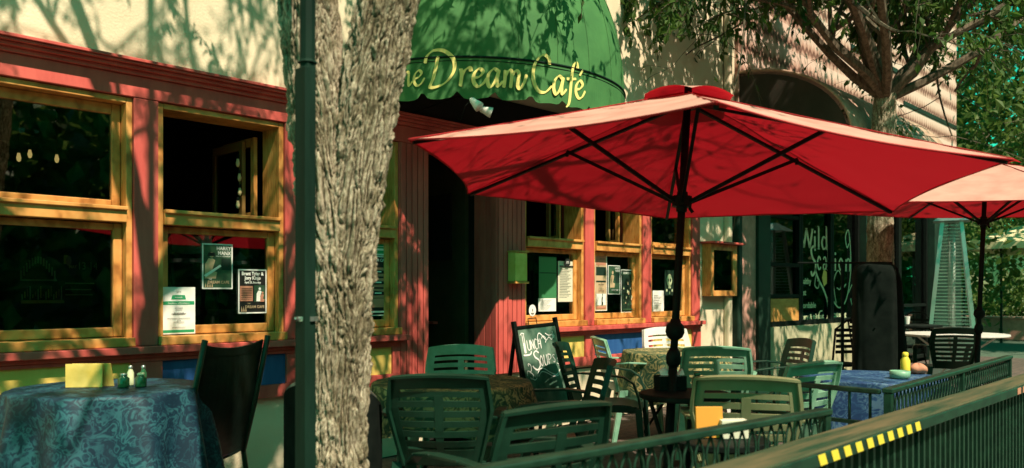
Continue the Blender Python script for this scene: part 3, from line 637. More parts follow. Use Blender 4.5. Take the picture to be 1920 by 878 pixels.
# lettering on the glass
def fl_(x, z): return Vector((x, FY + .046, z))
m = W(); LW = .050
def V(pts, w=LW, wm=.012, a=0): m.stroke(pts, fl_, w, wm, ang=a, seg=6)
def serif(x, z, w=.07): V([(x - w / 2, z), (x + w / 2, z)], .014, .014)
b = 1.885; h = .27
V([(11.03, b + h), (11.14, b)], .055); V([(11.14, b), (11.22, b + h * .95)], .055, .02); V([(11.22, b + h), (11.33, b)], .055); V([(11.33, b), (11.42, b + h)], .055, .02)
for x in (11.03, 11.42, 11.22): serif(x, b + h)
V([(11.50, b), (11.50, b + h * .66)]); serif(11.50, b); V([(11.50, b + h * .82), (11.50, b + h * .95)]); V([(11.63, b - .0), (11.63, b + h * 1.2)]); serif(11.63, b); serif(11.615, b + h * 1.2, .04)
V([(11.90, b), (11.90, b + h * 1.25)]); serif(11.915, b); serif(11.885, b + h * 1.25, .04); V([(11.89, b + h * .55), (11.80, b + h * .68), (11.74, b + h * .35), (11.80, b), (11.89, b + h * .14)], .045)
b = 1.585
V([(11.52, b + .27), (11.46, b + .33), (11.38, b + .28), (11.42, b + .17), (11.52, b + .09), (11.51, b - .02), (11.42, b - .09), (11.37, b - .03)], .055, .025)
V([(11.70, b + .14), (11.64, b + .19), (11.59, b + .10), (11.64, b), (11.71, b + .04)], .04); V([(11.79, b + .15), (11.84, b + .19), (11.885, b + .14), (11.885, b)], .035); V([(11.88, b + .10), (11.80, b + .07), (11.80, b + .01), (11.87, b + .02)], .035)
V([(11.96, b), (11.96, b + .42)], .05); serif(11.96, b)
V([(12.22, b), (12.22, b + .18)], .05); V([(12.22, b + .23), (12.22, b + .27)], .05); serif(12.22, b)
V([(12.43, b + .19), (12.35, b + .10), (12.43, b), (12.51, b + .10), (12.43, b + .19)], .045); V([(12.62, b), (12.62, b + .18)], .05); V([(12.63, b + .13), (12.71, b + .19), (12.77, b + .13), (12.77, b)], .045); serif(12.62, b); serif(12.77, b)
V([(11.50, b + .02), (11.62, b - .14), (11.78, b - .27), (11.93, b - .45), (11.97, b - .62)], .045, .03); V([(11.55, b - .06), (11.50, b - .22), (11.60, b - .27), (11.66, b - .18), (11.58, b - .16)], .02, .015)
V([(11.93, b - .40), (11.97, b - .62), (11.80, b - .82), (11.62, b - .75), (11.66, b - .62), (11.76, b - .60)], .025, .02); V([(12.10, b - .42), (12.35, b - .56), (12.62, b - .45), (12.78, b - .10), (12.80, b + .25), (12.72, b + .62), (12.60, b + .52), (12.66, b + .36), (12.73, b + .42)], .03, .02)
V([(12.70, b - .35), (12.90, b - .20), (12.96, b - .42), (12.86, b - .52), (12.80, b - .42)], .022, .016); V([(12.25, b - .50), (12.16, b - .18), (12.32, b + .0), (12.46, b - .12), (12.40, b - .28), (12.28, b - .26)], .022, .016)
V([(12.45, b - .5), (12.5, b - .3), (12.62, b - .2)], .022, .016)
for s_, x, z, hh in (('healthy', 10.99, 1.375, .115), ('fast', 11.02, 1.215, .115), ('affordable', 10.98, 1.035, .115), ('eatery & takeout', 10.98, .875, .105), ('catering', 12.14, .885, .115)):
    m.text(s_, hh, TX(x, FY + .0455, z), 0, {'eatery & takeout': 1.15, 'affordable': 1.2, 'catering': 1.3}.get(s_, 1.15), 'LEFT', .003)
m.build('window_lettering', WINL, shop)
m = W(); 
pts = [(11.84 + (.075 + .02 * (k % 2)) * math.cos(k * math.pi / 5), 1.47 + (.11 + .03 * (k % 2)) * math.sin(k * math.pi / 5)) for k in range(10)]
m.face([fl_(x, z) for x, z in pts]); m.build('leaf_emblem', YELP, shop)
# barrel canopy
m = W(); CX0, CX1, CB, CZ0, CH = 9.14, 12.7, 1.36, 2.98, .95
def barrel(a, off=0): return (FY - .035 - (CB + off) * math.sin(a), CZ0 + (CH + off) * math.cos(a))
m.grid(lambda u, v: (CX0 + (CX1 - CX0) * u, *barrel(v * math.pi / 2)), 20, 18); cp = m.build('canopy', BRN, shop, smooth=True); sm = cp.modifiers.new('solid', 'SOLIDIFY'); sm.thickness = .03
for x, mt in ((CX0 + .012, PINKB), (CX1 - .012, BRN)):
    m = W(); c = Vector((x, FY - .035, CZ0)); arcp = [Vector((x, *barrel(i * math.pi / 32, -.035))) for i in range(17)]
    for q in zip(arcp, arcp[1:]): m.face([c, q[0], q[1]])
    m.build('canopy_end', mat('dark_canopy_cloth', rough=.8, build=noisy((.03, .028, .02), (.05, .04, .03), 4)), cp)
# a small green lamp-like downspout shadow catcher is not needed: the pipe below is the shop's own
sb('drainpipe', DGRN, [(9.02, 9.12, FY - .10, FY + .01, 0, 2.55)], bevel=.02)

# ---------------------------------------------------------------- trees
class Leaves:
    def __init__(s): s.v = []; s.f = []
    def add(s, p, d, L, w):
        d = d.normalized(); a = d.cross(Vector((random.gauss(0, 1), random.gauss(0, 1), random.gauss(0, 1)))).normalized(); n = len(s.v); up = d.cross(a) * L * .12
        s.v += [p, p + d * L * .45 + a * w / 2 + up, p + d * L, p + d * L * .45 - a * w / 2 + up]; s.f.append((n, n + 1, n + 2, n + 3))
    def build(s, name, mt, parent):
        inv = pmat(parent).inverted(); me = bpy.data.meshes.new(name); me.from_pydata([tuple(inv @ v) for v in s.v], [], s.f); me.materials.append(mt); o = bpy.data.objects.new(name, me); col.objects.link(o); o.parent = parent; return o
def rv(s=1): return Vector((random.gauss(0, s), random.gauss(0, s), random.gauss(0, s)))
def grow(mb, lv, p, d, L, r, depth, keep, leafL=.085, leafW=.03, droop=.12, dens=1.0, kids=(3, 4), minr=.003):
    n = 5; pts = [p.copy()]; rad = [r]; q = p.copy(); dd = d.normalized()
    for i in range(n):
        dd = (dd + rv(.13) + Vector((0, 0, -droop if depth <= 1 else .03))).normalized(); q = q + dd * L / n; pts.append(q.copy()); rad.append(max(minr, r * (1 - .5 * (i + 1) / n)))
    mb.tube(pts, rad, 6 if r > .03 else (5 if r > .012 else 3), cap=False)
    if depth <= 1:
        for i in range(1, n + 1):
            for k in range(int(dens * (3 if depth == 0 else 1.6) + random.random())):
                a = pts[i - 1].lerp(pts[i], random.random()); c = rv(.5) + dd * .5 + Vector((0, 0, -.75))
                if keep(a): lv.add(a, c, leafL * random.uniform(.6, 1.2), leafW * random.uniform(.7, 1.3))
    if depth == 0: return
    for k in range(random.randint(*kids)):
        i = random.randint(2, n); t = pts[i]; nd_ = (dd * .7 + rv(.6)).normalized()
        if depth >= 2: nd_ = (nd_ + Vector((0, 0, .15))).normalized()
        if not keep(t, True): continue
        grow(mb, lv, t, nd_, L * random.uniform(.55, .8), max(minr, rad[i] * .62), depth - 1, keep, leafL, leafW, droop, dens, kids, minr)

def in_view(a, mg=.02):
    d = a - EYE; z = d.dot(VD)
    if z < .2: return False
    u = d.dot(RD) / z; v = d.z / z
    return abs(u) < .625 + mg and -.215 < v < .357 + mg
def land(a):                                   # where this point's shadow falls on the cafe front
    t = (FY - a.y) / SUN.y; q = a + SUN * t; return q.x, q.z
# main tree: two leaders grown from one trunk
tp = Vector((1.757, 2.57, 0))
tree1 = thing('forked_tree', 'thick furrowed trunk forking low beside the green pole in front of the cafe', 'tree', tp)
def trunk(name, path, nseg_h, nseg_a, amp, parent, cell=1.0):
    pts = [Vector(p[:3]) for p in path]; rs = [p[3] for p in path]; zs = [p.z for p in pts]
    def at(t):
        x = t * (len(pts) - 1); i = min(int(x), len(pts) - 2); f = x - i
        a, b, c, d = [pts[max(0, min(len(pts) - 1, i + k))] for k in (-1, 0, 1, 2)]
        q = .5 * ((2 * b) + (c - a) * f + (2 * a - 5 * b + 4 * c - d) * f * f + (3 * b - a - 3 * c + d) * f ** 3)
        g = f * f * (3 - 2 * f); return q, rs[i] * (1 - f) + rs[i + 1] * f
    m = W()
    def fn(u, v):
        c, r = at(v); a = 2 * math.pi * u; d = Vector((math.cos(a), math.sin(a), 0))
        s = Vector((d.x * r * 40 * cell, d.y * r * 40 * cell, c.z * 7.5 * cell)) + Vector((c.x * 3, 0, 0))
        s += noise.noise_vector(s * .5) * 1.25; q = Vector((s.x * 1.7 + 9, s.y * 1.7, s.z * 4.6))
        ds, _ = noise.voronoi(s); d2, _ = noise.voronoi(q)
        e = .68 * min(1, (ds[1] - ds[0]) * 1.9) + .32 * min(1, (d2[1] - d2[0]) * 1.8) + .35 * noise.noise(Vector((s.x, s.y, s.z * .6)))
        nn = noise.fractal(Vector((d.x * r * 40, d.y * r * 40, c.z * 22)), .7, 2.0, 4) * .35
        lump = noise.noise(Vector((d.x * 1.4, d.y * 1.4, c.z * 1.6))) * .06
        return c + d * (r * (1 + lump) + amp * (e - .6) + amp * .5 * nn)
    m.grid(fn, nseg_a, nseg_h, closed=True)
    return m.build(name, BARK, parent, smooth=True)
def off(dx, z, r, dy=0): return (tp.x + RD.x * dx + VD.x * dy, tp.y + RD.y * dx + VD.y * dy, z, r)
trunk('trunk', [off(-.04, -.05, .17), off(-.018, .35, .12), off(-.018, .75, .102), off(-.026, 1.15, .104), off(-.045, 1.55, .113), off(-.085, 1.9, .110), off(-.125, 2.3, .108), off(-.17, 2.8, .10), off(-.25, 3.6, .09)], 620, 260, .024, tree1)
trunk('fork_limb', [off(-.005, .2, .115), off(-.002, .8, .098), off(.008, 1.2, .110), off(.035, 1.55, .115), off(.088, 1.9, .117), off(.165, 2.3, .118), off(.27, 2.8, .11), off(.44, 3.6, .095)], 560, 260, .024, tree1)
b1, l1 = W(), Leaves()
def umb_lit(a):                                # true where a shadow would fall on the big parasol, kept sunlit
    t = (a.z - 2.1) / -SUN.z
    if t < 0: return False
    q = a + SUN * t; return (q.x - 3.75) ** 2 + (q.y - 2.35) ** 2 < 1.5 ** 2
def blob(x, z, s=1.0, seed=0): return noise.noise(Vector((x * s + seed, z * s, seed * 2.3)))
def keep1(a, branch=False):
    x, z = land(a)
    if in_view(a): return branch is False and random.random() < .0 or (a.z > 2.9 and random.random() < .35)
    if branch: return True
    if umb_lit(a): return random.random() < .10
    p = .55 + .6 * blob(x, z, 1.1, 3)
    t = (a.z - .8) / -SUN.z; g = a + SUN * t if t > 0 else a
    if g.y < 2.1: p += .5
    if 2.1 < x < 2.9 and .8 < z < 1.5: p -= 1.0
    tt = (2.57 - a.y) / SUN.y; tq = a + SUN * tt
    if tt > 0 and abs(tq.x - 1.76) < .3: p += -.6 if tq.z < 1.3 else (.7 if tq.z > 1.55 else 0)
    if 6.4 < x < 7.4 and -.4 < z < .7: p -= .6
    lowl = 1.2 < x < 1.95 and -.35 < z < .75
    if x < 2.2 and z < 1.35 : p += -.95 if lowl else (.9 if z < -.4 else .35)
    if x < 2.8 and z > 2.72: p += .45
    if 1.35 < x < 3.3 and .95 < z < 2.64: p -= .38 if x < 1.9 else .55
    ta = (4.1 - a.y) / SUN.y; qa = a + SUN * ta
    if ta > 0 and 3.4 < qa.x < 6.3 and qa.z > 2.55: p += .5
    if 2.2 < x < 3.2 and z > 2.55: p -= .25
    if 6.6 < x < 9.0 and z > 2.1: p += .35
    if 2.9 < x < 4.3 and z < 2.2: p -= .25
    if 3.4 < x < 5.0 and z > 2.2: p += .15
    if z < .3: p += .3
    return random.random() < p
for o0, dirs in ((off(-.25, 3.6, .1), [(-.9, .35, 1), (-.3, -.7, 1.1), (.15, .55, 1.1), (-.9, -.8, .7), (-.1, 0, 1.2)]), (off(.44, 3.6, .1), [(.9, .1, 1), (.3, -.9, 1), (.6, .6, 1), (1.2, -.6, .7), (.9, .6, .8), (.1, 0, 1.3)])):
    for d in dirs: grow(b1, l1, Vector(o0[:3]), Vector(d), random.uniform(1.5, 2.1), .058, 4, keep1, dens=1.15)
b1.build('branches', BARK2, tree1); l1.build('crown', LEAF, tree1)  # oversized crown, standing in for unseen trees, added to shade patio and front
print('leaves', len(l1.f), 'branch verts', len(b1.v))
# second tree against the shop front
tree2 = thing('street_tree', 'smaller dark tree spreading its limbs before the shingled shop wall', 'tree', (9.6, 3.44, 0))
TP2 = Vector((9.6, 3.44, 0))
trunk('trunk', [(9.58, 3.44, -.05, .19), (9.6, 3.44, .6, .155), (9.62, 3.44, 1.3, .145), (9.60, 3.44, 2.0, .14), (9.62, 3.42, 2.8, .13), (9.66, 3.40, 3.5, .12)], 160, 90, .014, tree2, .8)
b2, l2 = W(), Leaves()
def keep2(a, branch=False):  # this crown too is thinned and filled to shape the wall's shade
    if branch: return (not umb_lit(a) or a.z > 6) and not (in_view(a, -.02) and a.x < 7.6 and random.random() < .5)
    if umb_lit(a): return random.random() < .05
    x, z = land(a)
    if 9.8 < x < 11.0 and .6 < z < 1.3: return random.random() < .1
    if 10.5 < x < 13.2 and 4.0 < z < 6.0: return random.random() < .10
    if 6.3 < x < 8.2 and -.4 < z < 2: return random.random() < .12
    if 6.6 < x < 9.1 and z > 2.1 and not in_view(a): return random.random() < .95
    iv = in_view(a); v = (a - EYE).z / max(.1, (a - EYE).dot(VD))
    return random.random() < ((.95 if v > .31 else .22) if iv else .5) + .35 * blob(x, z, .9, 8)
for d in ((-.8, .3, .9), (1.0, .2, .7), (1.3, -.4, .9), (-.3, -.9, .9), (.5, -.6, 1), (.2, .5, 1.2), (-1.1, -.4, .9), (-.2, 0, 1.2), (-.9, .8, .8), (.9, -.9, .7), (-1.7, .0, .75), (-1.6, -.45, .9), (-1.3, .35, 1.0), (-1.9, -.2, 1.1)):
    grow(b2, l2, Vector((9.66, 3.40, 3.45)), Vector(d), random.uniform(1.5, 2.2) * (1.35 if d[0] < -1.2 else 1), .06, 4, keep2, dens=1.5, leafL=.11, leafW=.045)
b2.build('branches', BARK2, tree2); l2.build('crown', LEAF, tree2)
print('leaves', len(l2.f))
# trees past the corner
def far_tree(x, y, h, cr, lab, n=2600, sz=.3, seed=1, crown_z=.62):
    random.seed(seed); t = thing('leafy_tree', lab, 'tree', (x, y, 0), group='trees past the corner')
    m = W(); m.tube([(x, y, -.1), (x + .1, y, h * .25), (x - .1, y + .1, h * .5), (x + .1, y, h * .8)], [cr * .07, cr * .055, cr * .04, .03], 10)
    for k in range(16):
        z = h * random.uniform(.3, .7); a = random.uniform(0, 6.28); e = Vector((x + cr * .85 * math.cos(a), y + cr * .85 * math.sin(a), z + h * .18)); s = Vector((x, y, z)); mid = s.lerp(e, .5) + rv(.2)
        m.tube([s, mid, e], [cr * .028, cr * .018, .012], 6)
    m.build('trunk', BARK2, t); lv = Leaves()
    cl = [(Vector((x, y, h * crown_z)) + Vector((random.gauss(0, .48) * cr, random.gauss(0, .48) * cr, random.gauss(0, .20) * h)), random.uniform(.10, .26) * cr) for _ in range(46)]
    for i in range(n):
        c, r_ = random.choice(cl); lv.add(c + rv(r_), rv(1) + Vector((0, 0, -.4)), sz * random.uniform(.6, 1.2), sz * .6)
    lv.build('crown', LEAFB, t)
far_tree(24.0, 7.5, 8.5, 3.2, 'broad leafy tree just past the shop corner, sky showing through it', 3600, .22, 3)
far_tree(22.0, 3.6, 9.5, 3.0, 'tall dark leafy tree at the right edge of the picture above the parasols', 9500, .22, 5)
far_tree(34, 11, 7, 3.5, 'pale distant tree low behind the cream wall', 5500, .34, 8, .5)
far_tree(38, 6, 9, 4.5, 'large distant tree rising behind the far white canopy', 8000, .36, 9)
random.seed(11)
# leafy bank and building across the street, added to darken reflections and low sky
m = Leaves(); dummy = None
bl = thing('building', 'long brick building across the street, added off camera to darken window reflections', 'building', (25, -19, 0))
w_ = W(); w_.box(-24, 82, -23, -19, 0, 9.5); w_.build('wall', mat('added_building_brick', rough=.9, build=noisy((.16, .12, .09), (.30, .22, .17), 3)), bl)
for k in range(26):
    for z_ in (1.2, 5.0): w_ = W(); w_.box(-20 + k * 3.8, -18.2 + k * 3.8, -18.98, -18.95, z_, z_ + 1.8); w_.build('window', STEEL, bl)  # windows of the added off-camera building
for i in range(15000):
    x = random.uniform(-20, 80); z = random.random() ** .9 * (9.5 + 2 * math.sin(x * .5)); y = -14 - random.random() * 3
    if z < 12: m.add(Vector((x, y, z)), rv(1), random.uniform(.5, 1.0), .55)
me = bpy.data.meshes.new('treeline'); me.from_pydata([tuple(v) for v in m.v], [], m.f); me.materials.append(LEAFB)
tl = bpy.data.objects.new('treeline', me); col.objects.link(tl); tag(tl, kind='stuff')

# ---------------------------------------------------------------- pole beside the tree
t = thing('lamp_post', 'tall dark green metal post strapped against the forked tree trunk', 'post', (1.505, 2.40, 0))
m = MB(); m.lathe([(.034, 2.02), (.026, 2.03), (.026, 6.9)], 8); m.build('upper_pole', PGREEN, t)
m = MB(); m.lathe([(.030, -.01), (.030, 1.99), (.027, 2.03)], 6); m.box(-.0305, -.010, -.034, .03, 0, 2.0); m.build('sleeve', PGREEN, t, bevel=.003)
m = MB(); m.tube([(-.034, 0, 1.162), (-.05, -.005, 1.165)], [.008, .004], 6); m.lathe([(.036, 1.155), (.036, 1.17)], 12); m.build('clamp', STEEL, t)
m = MB(); m.tube([(0, 0, 6.9), (0, .1, 7.2), (0, .5, 7.35)], .02, 6); m.lathe([(.04, 7.35), (.14, 7.27)], 14, (0, .55, 0)); m.build('lamp_arm', PGREEN, t)

# ---------------------------------------------------------------- parasols
def parasol(lab, C, rot, Rr, tilt, rimh, table_gap=False, valance=.0, apex=.40, back=False):
    """C centre (x,y) in plan at rim height; tilt = (slope along camera right, slope along view)"""
    N = Vector((0, 0, 1)) - RD * tilt[0] - VD * tilt[1]; N.normalize()
    c0 = Vector((C[0], C[1], rimh)); foot = c0 - N * (rimh / N.z)
    t = thing('parasol', lab, 'parasol', foot)
    e1 = (RD - N * RD.dot(N)).normalized(); e2 = N.cross(e1)
    ap = c0 + N * apex
    cor = [c0 + (e1 * math.cos(rot + R(225 + 60 * k)) + e2 * math.sin(rot + R(225 + 60 * k))) * Rr for k in range(6)]
    m = W(); S = 14
    ventr = .02
    for k in range(6):
        A, B = cor[k], cor[(k + 1) % 6]
        def fn(u, v):
            v = ventr + (1 - ventr) * v
            p = ap.lerp(A, v).lerp(ap.lerp(B, v), u); s = 4 * u * (1 - u)
            inw = (c0 - (A + B) / 2).normalized()
            return p + inw * (.05 * Rr * s * v ** 3) - N * (.030 * s * v * (1.3 - v)) - N * (.022 * v * (1 - v)) + N * (.006 * noise.noise(p * 5) + .010 * noise.noise(Vector((u * 3 + k * 7, v * 9, 2))) * v)
        m.grid(fn, 26, 30)
    cn = m.build('canopy', CANV, t, smooth=True); me = cn.data
    m = W(); va = ap + N * .035
    for k in range(6):
        A, B = ap.lerp(cor[k], .175) + N * .030, ap.lerp(cor[(k + 1) % 6], .175) + N * .030
        A2, B2 = A - N * .04, B - N * .04
        def fn(u, v):
            p = va.lerp(A, v).lerp(va.lerp(B, v), u); s = 4 * u * (1 - u); return p + N * (.028 * s * v)
        m.grid(fn, 8, 5)
    m.build('vent_cap', CANV, cn, smooth=True)
    m = W()
    for k in range(6):
        A, B = cor[k], cor[(k + 1) % 6]; pts = []
        for i in range(13):
            u = i / 12; s = 4 * u * (1 - u); pts.append(A.lerp(B, u) + (c0 - (A + B) / 2).normalized() * .05 * Rr * s - N * (.009 * s))
        m.tube(pts, .0045, 5)
    m.build('hem', CANV, cn)
    m = W()
    for k in range(6): m.tube([ap.lerp(cor[k], .02 + .98 * i / 24) - N * .022 * (.02 + .98 * i / 24) * (1 - i / 24) + N * .003 for i in range(25)], .0035, 5, cap=False)
    m.build('seam', CANV, cn)
    hub = ap - N * .06; run = c0 - N * (.115)
    for k in range(6):
        m = W(); tip = ap.lerp(cor[k], .985) - N * .018; m.beam(hub, tip, .020, .014, up=N); rb = m.build('rib', BLK, t)
        m = W(); jt = ap.lerp(cor[k], .50) - N * .024; dr = (cor[k] - c0).normalized(); m.beam(run + dr * .05, jt, .016, .018, up=N); m.tube([jt - e1 * .0, jt - N * .03], .010, 6); m.build('strut', BLK, rb)
    m = W(); m.tube([foot - N * .0, ap + N * .03], .0205, 12); m.build('pole', BLK, t, smooth=True)
    m = W(); m.tube([run - N * .055, run - N * .03, run - N * .028, run + N * .028, run + N * .03, run + N * .05], [.028, .030, .052, .052, .03, .028], 12); m.tube([run + e1 * .04 - N * .03, run + e1 * .06 - N * .055], .009, 6); m.build('runner', BLK, t)
    m = W(); m.tube([hub - N * .03, hub + N * .03], .045, 10); m.build('top_hub', BLK, t)
    m = W(); a = foot + N * 1.0
    for z, prof in ((1.005, [(.0, .022), (.015, .040), (.04, .050), (.075, .046), (.09, .030), (.11, .024)]), (.86, [(.0, .022), (.02, .036), (.05, .040), (.08, .034), (.10, .022)])):
        m.tube([foot + N * (z + h) for h, _ in prof], [r for _, r in prof], 14)
    m.tube([foot + N * (z) for z in (0, .86)], .024, 12); m.build('collar', BLK, t, smooth=True)
    m = W(); m.tube([foot + Vector((0, 0, .0)), foot + Vector((0, 0, .05)), foot + Vector((0, 0, .09)), foot + Vector((0, 0, .25))], [.24, .23, .06, .035], 20); m.build('base', BLK, t)
    return t
parasol('big red parasol in front of the cafe door, its full canopy in view', (3.752, 2.353), -.391, 1.5, (-.062, -.037), 1.846, apex=.47)
parasol('red parasol further off, partly hidden behind the big one at the right', (8.62, 2.14), -.30, 1.6, (-.02, .045), 2.03, apex=.48)

# ---------------------------------------------------------------- plastic armchairs
def chair(lab, x, y, front, mt=PLAST, s=1.0, roll=0, group='plastic armchairs on the patio', z=0, pitch=0):
    t = thing('plastic_armchair', lab, 'chair', (x, y, z), front_rot(*front), group); t.scale = (s, s, s)
    if pitch: t.rotation_euler[0] = pitch
    if roll: t.rotation_euler[1] = roll
    def S(u, v):      # u across (-1..1), v height
        hw = .175 + .075 * min(1, max(0, (v - .40) / .30)) ** .8 - .02 * max(0, (v - .72) / .15)
        top = -.018 * (u * u) * max(0, (v - .6) / .27)
        yb = -.235 - (v - .42) * .26 - .055 * (1 - u * u) * min(1, (v - .36) / .2)
        return Vector((u * hw, yb, v + top)), Vector((-.5 * u, 1, .25)).normalized()
    m = MB(); th = .010
    m.solid(S, -1, 1, .805, .872, th, 14, 2)                                    # top rail
    m.solid(lambda u, v: (S(u, v)[0] + Vector((0, -.012, 0)), S(u, v)[1]), -1, 1, .862, .874, .03, 14, 1)
    for sd in (-1, 1):
        m.solid(S, sd * 1.0, sd * .78, .42, .806, th, 2, 8)
        m.solid(lambda u, v: (S(u, v)[0] + Vector((0, -.010, 0)), S(u, v)[1]), sd * 1.0, sd * .94, .42, .866, .030, 1, 8)
    sp = [(.765, .79), (.715, .745), (.665, .695), (.615, .645), (.565, .595), (.515, .545)]
    for a, b_ in sp: m.solid(S, -.781, .781, a, b_, th * .8, 10, 1)
    m.solid(lambda u, v: (S(u, v)[0] + Vector((0, -.002, 0)), S(u, v)[1]), -.085, .085, .43, .77, th * .7, 2, 6)
    m.solid(S, -.78, .78, .42, .50, th * .9, 10, 1)
    m.build('backrest', mt, t, smooth=False)
    m = MB()
    def Q(u, v):
        return Vector((u * (.205 + .03 * v), -.22 + .45 * v, .425 - .012 * (1 - u * u) + .012 * v - (.03 * max(0, v - .85) / .15))), Vector((0, 0, 1))
    m.solid(Q, -1, 1, 0, 1, .012, 8, 8)
    for sd in (-1, 1): m.beam((sd * .205, -.22, .408), (sd * .235, .22, .408), .012, .045)
    m.beam((-.235, .228, .398), (.235, .228, .398), .012, .05)
    m.build('seat', mt, t)
    for sd in (-1, 1):
        m = MB(); pts = [(sd * .245, -.30, .655), (sd * .275, -.18, .668), (sd * .285, .0, .662), (sd * .28, .13, .645), (sd * .275, .20, .60), (sd * .268, .235, .50), (sd * .262, .25, .41)]
        for a, b_ in zip(pts, pts[1:]): m.beam(a, b_, .052 if a[2] > .6 else .045, .013 if a[2] > .62 else .016, up=(0, .3, 1) if a[2] > .6 else (0, 1, 0))
        m.build('arm', mt, t, bevel=.003)
        m = MB(); m.beam((sd * .262, .25, .42), (sd * .285, .285, 0), .058, .012, up=(0, 1, 0), w2=.036); m.beam((sd * .29, .235, .42), (sd * .302, .268, 0), .012, .05, up=(0, 1, 0), h2=.03); m.build('leg', mt, t, bevel=.002)
        m = MB(); m.beam((sd * .215, -.235, .43), (sd * .265, -.315, 0), .055, .012, up=(0, 1, 0), w2=.036); m.beam((sd * .235, -.21, .43), (sd * .284, -.298, 0), .012, .045, up=(0, 1, 0), h2=.03); m.build('leg', mt, t, bevel=.002)
    return t
def cpos(bx, by, f):                      # seat centre from the place of the backrest's top
    L = math.hypot(*f); return bx + f[0] / L * .37, by + f[1] / L * .37
def chb(lab, bx, by, f, **k): return chair(lab, *cpos(bx, by, f), f, **k)
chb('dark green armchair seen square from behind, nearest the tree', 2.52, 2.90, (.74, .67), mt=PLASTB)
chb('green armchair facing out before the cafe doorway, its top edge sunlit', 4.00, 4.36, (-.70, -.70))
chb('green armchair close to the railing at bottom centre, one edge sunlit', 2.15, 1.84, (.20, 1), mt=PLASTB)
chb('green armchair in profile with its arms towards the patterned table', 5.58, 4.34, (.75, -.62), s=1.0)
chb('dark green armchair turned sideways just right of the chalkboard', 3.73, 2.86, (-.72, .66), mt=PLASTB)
chb('white armchair bleached by the sun against the blue and yellow panels', 6.85, 4.50, (-.45, -.9), mt=PLASTW, s=1.04)
chb('green armchair right of the parasol pole, cream wall behind it', 5.17, 2.97, (.80, .55))
chb('olive armchair partly sunlit beside the orange card holder', 3.45, 1.83, (.86, .50), mt=PLASTO)
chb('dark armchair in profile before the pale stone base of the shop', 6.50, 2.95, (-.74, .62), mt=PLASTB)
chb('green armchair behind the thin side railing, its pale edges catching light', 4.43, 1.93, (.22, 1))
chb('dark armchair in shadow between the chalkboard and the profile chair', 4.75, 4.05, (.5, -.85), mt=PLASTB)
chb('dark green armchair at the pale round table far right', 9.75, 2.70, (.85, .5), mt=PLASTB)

# ---------------------------------------------------------------- tables and cloths
def rtable(lab, x, y, r, h, mt=BLK, name='round_table', n=28):
    t = thing(name, lab, 'table', (x, y, 0)); m = MB(); m.lathe([(r - .01, h - .03), (r, h - .022), (r, h - .004), (r - .006, h)], n); m.build('tabletop', mt, t)
    for k in range(3):
        a = k * 2.094 + .4; m = MB(); ca, sa = math.cos(a), math.sin(a)
        m.tube([(ca * r * .8, sa * r * .8, h - .03), (ca * .10, sa * .10, .42), (ca * .10, sa * .10, .30), (ca * r * .75, sa * r * .75, 0)], .012, 6); m.build('leg', mt, t)
    m = MB(); m.lathe([(.11, .33), (.115, .34), (.115, .355), (.11, .365)], 18); m.build('brace', mt, t)
    return t
def cloth(lab, x, y, r, top, drop, mt, folds=9, amp=.05, seed=0, sq=0, cat='tablecloth'):
    t = bpy.data.objects.new('x', None)
    m = MB(); nu = 144
    def fn(u, v):
        a = 2 * math.pi * u; rr = r
        if sq: rr = r * (1 + .06 * abs(math.cos(2 * a)))
        if v < .3:
            k = v / .3; p = Vector((rr * k * math.cos(a), rr * k * math.sin(a), top + .002 * noise.noise(Vector((k * math.cos(a) * 6, k * math.sin(a) * 6, seed))))); return p
        k = (v - .3) / .7; f = math.sin(a * folds + seed + 1.3 * math.sin(a * 2 + seed)); f = .5 + .5 * f
        d = drop * (1 + (.10 * math.cos(4 * a + .8) if sq else .03 * math.cos(3 * a)))
        rad = rr + .012 + amp * k ** .75 * (f * 1.5 - .35) + .05 * k * (1 - .4 * k) + .010 * noise.noise(Vector((math.cos(a) * 5, math.sin(a) * 5, k * 3 + seed)))
        z = top - min(1, k * 1.02) * d * (1 - .0 * f) if k > .06 else top - .01 * (k / .06) ** 2 - k * d * .5
        return (rad * math.cos(a), rad * math.sin(a), z)
    m.grid(fn, nu, 40, closed=True)
    o = m.build('tablecloth', mt, None, smooth=True); o.location = (x, y, 0); tag(o, lab, cat); return o
T0 = (1.50, 4.16)
rtable('round table almost hidden under a blue damask cloth by the left window', *T0, .41, .785)
cloth('blue damask cloth hanging in deep folds over the left round table', *T0, .42, .792, .62, CLB, 11, .095, 1)
t = thing('menu_card', 'yellow folded menu card standing on the blue cloth by the left window', 'menu card', (T0[0] - .08, T0[1] + .05, .795), -.72)
m = MB(); m.beam((-.01, 0, .0), (-.01, .0, .112), .17, .005, up=(0, 1, 0)); m.beam((.02, .05, 0), (.02, .01, .112), .18, .005, up=(0, 1, 0)); m.build('card', YELP, t)
def shaker(name, lab, cat, p, r, h, mt, capm, rz=0, group=None):
    t = thing(name, lab, cat, p, rz, group); m = MB(); m.lathe([(r * .95, 0), (r, .005), (r, h * .62), (r * .6, h * .78), (r * .55, h * .82)], 14); m.build('jar', mt, t, smooth=True)
    m = MB(); m.lathe([(r * .62, h * .82), (r * .66, h * .84), (r * .62, h * .97), (r * .3, h)], 14); m.build('lid', capm, t, smooth=True)
GJ = mat('green_glass_jar', (.04, .14, .06), .12, .6); 
shaker('condiment_jar', 'squat green glass jar on the blue cloth, nearest the window side', 'jar', (T0[0] + .045, T0[1] - .08, .795), (.026), .068, GJ, STEEL)
shaker('condiment_jar', 'squat green glass jar on the blue cloth, right of its twin', 'jar', (T0[0] + .11, T0[1] - .12, .795), (.026), .068, GJ, WINL)
shaker('salt_shaker', 'slim shaker with a steel cap behind the green jars on the blue cloth', 'shaker', (T0[0] + .10, T0[1] - .02, .795), (.016), .098, WINL, STEEL)
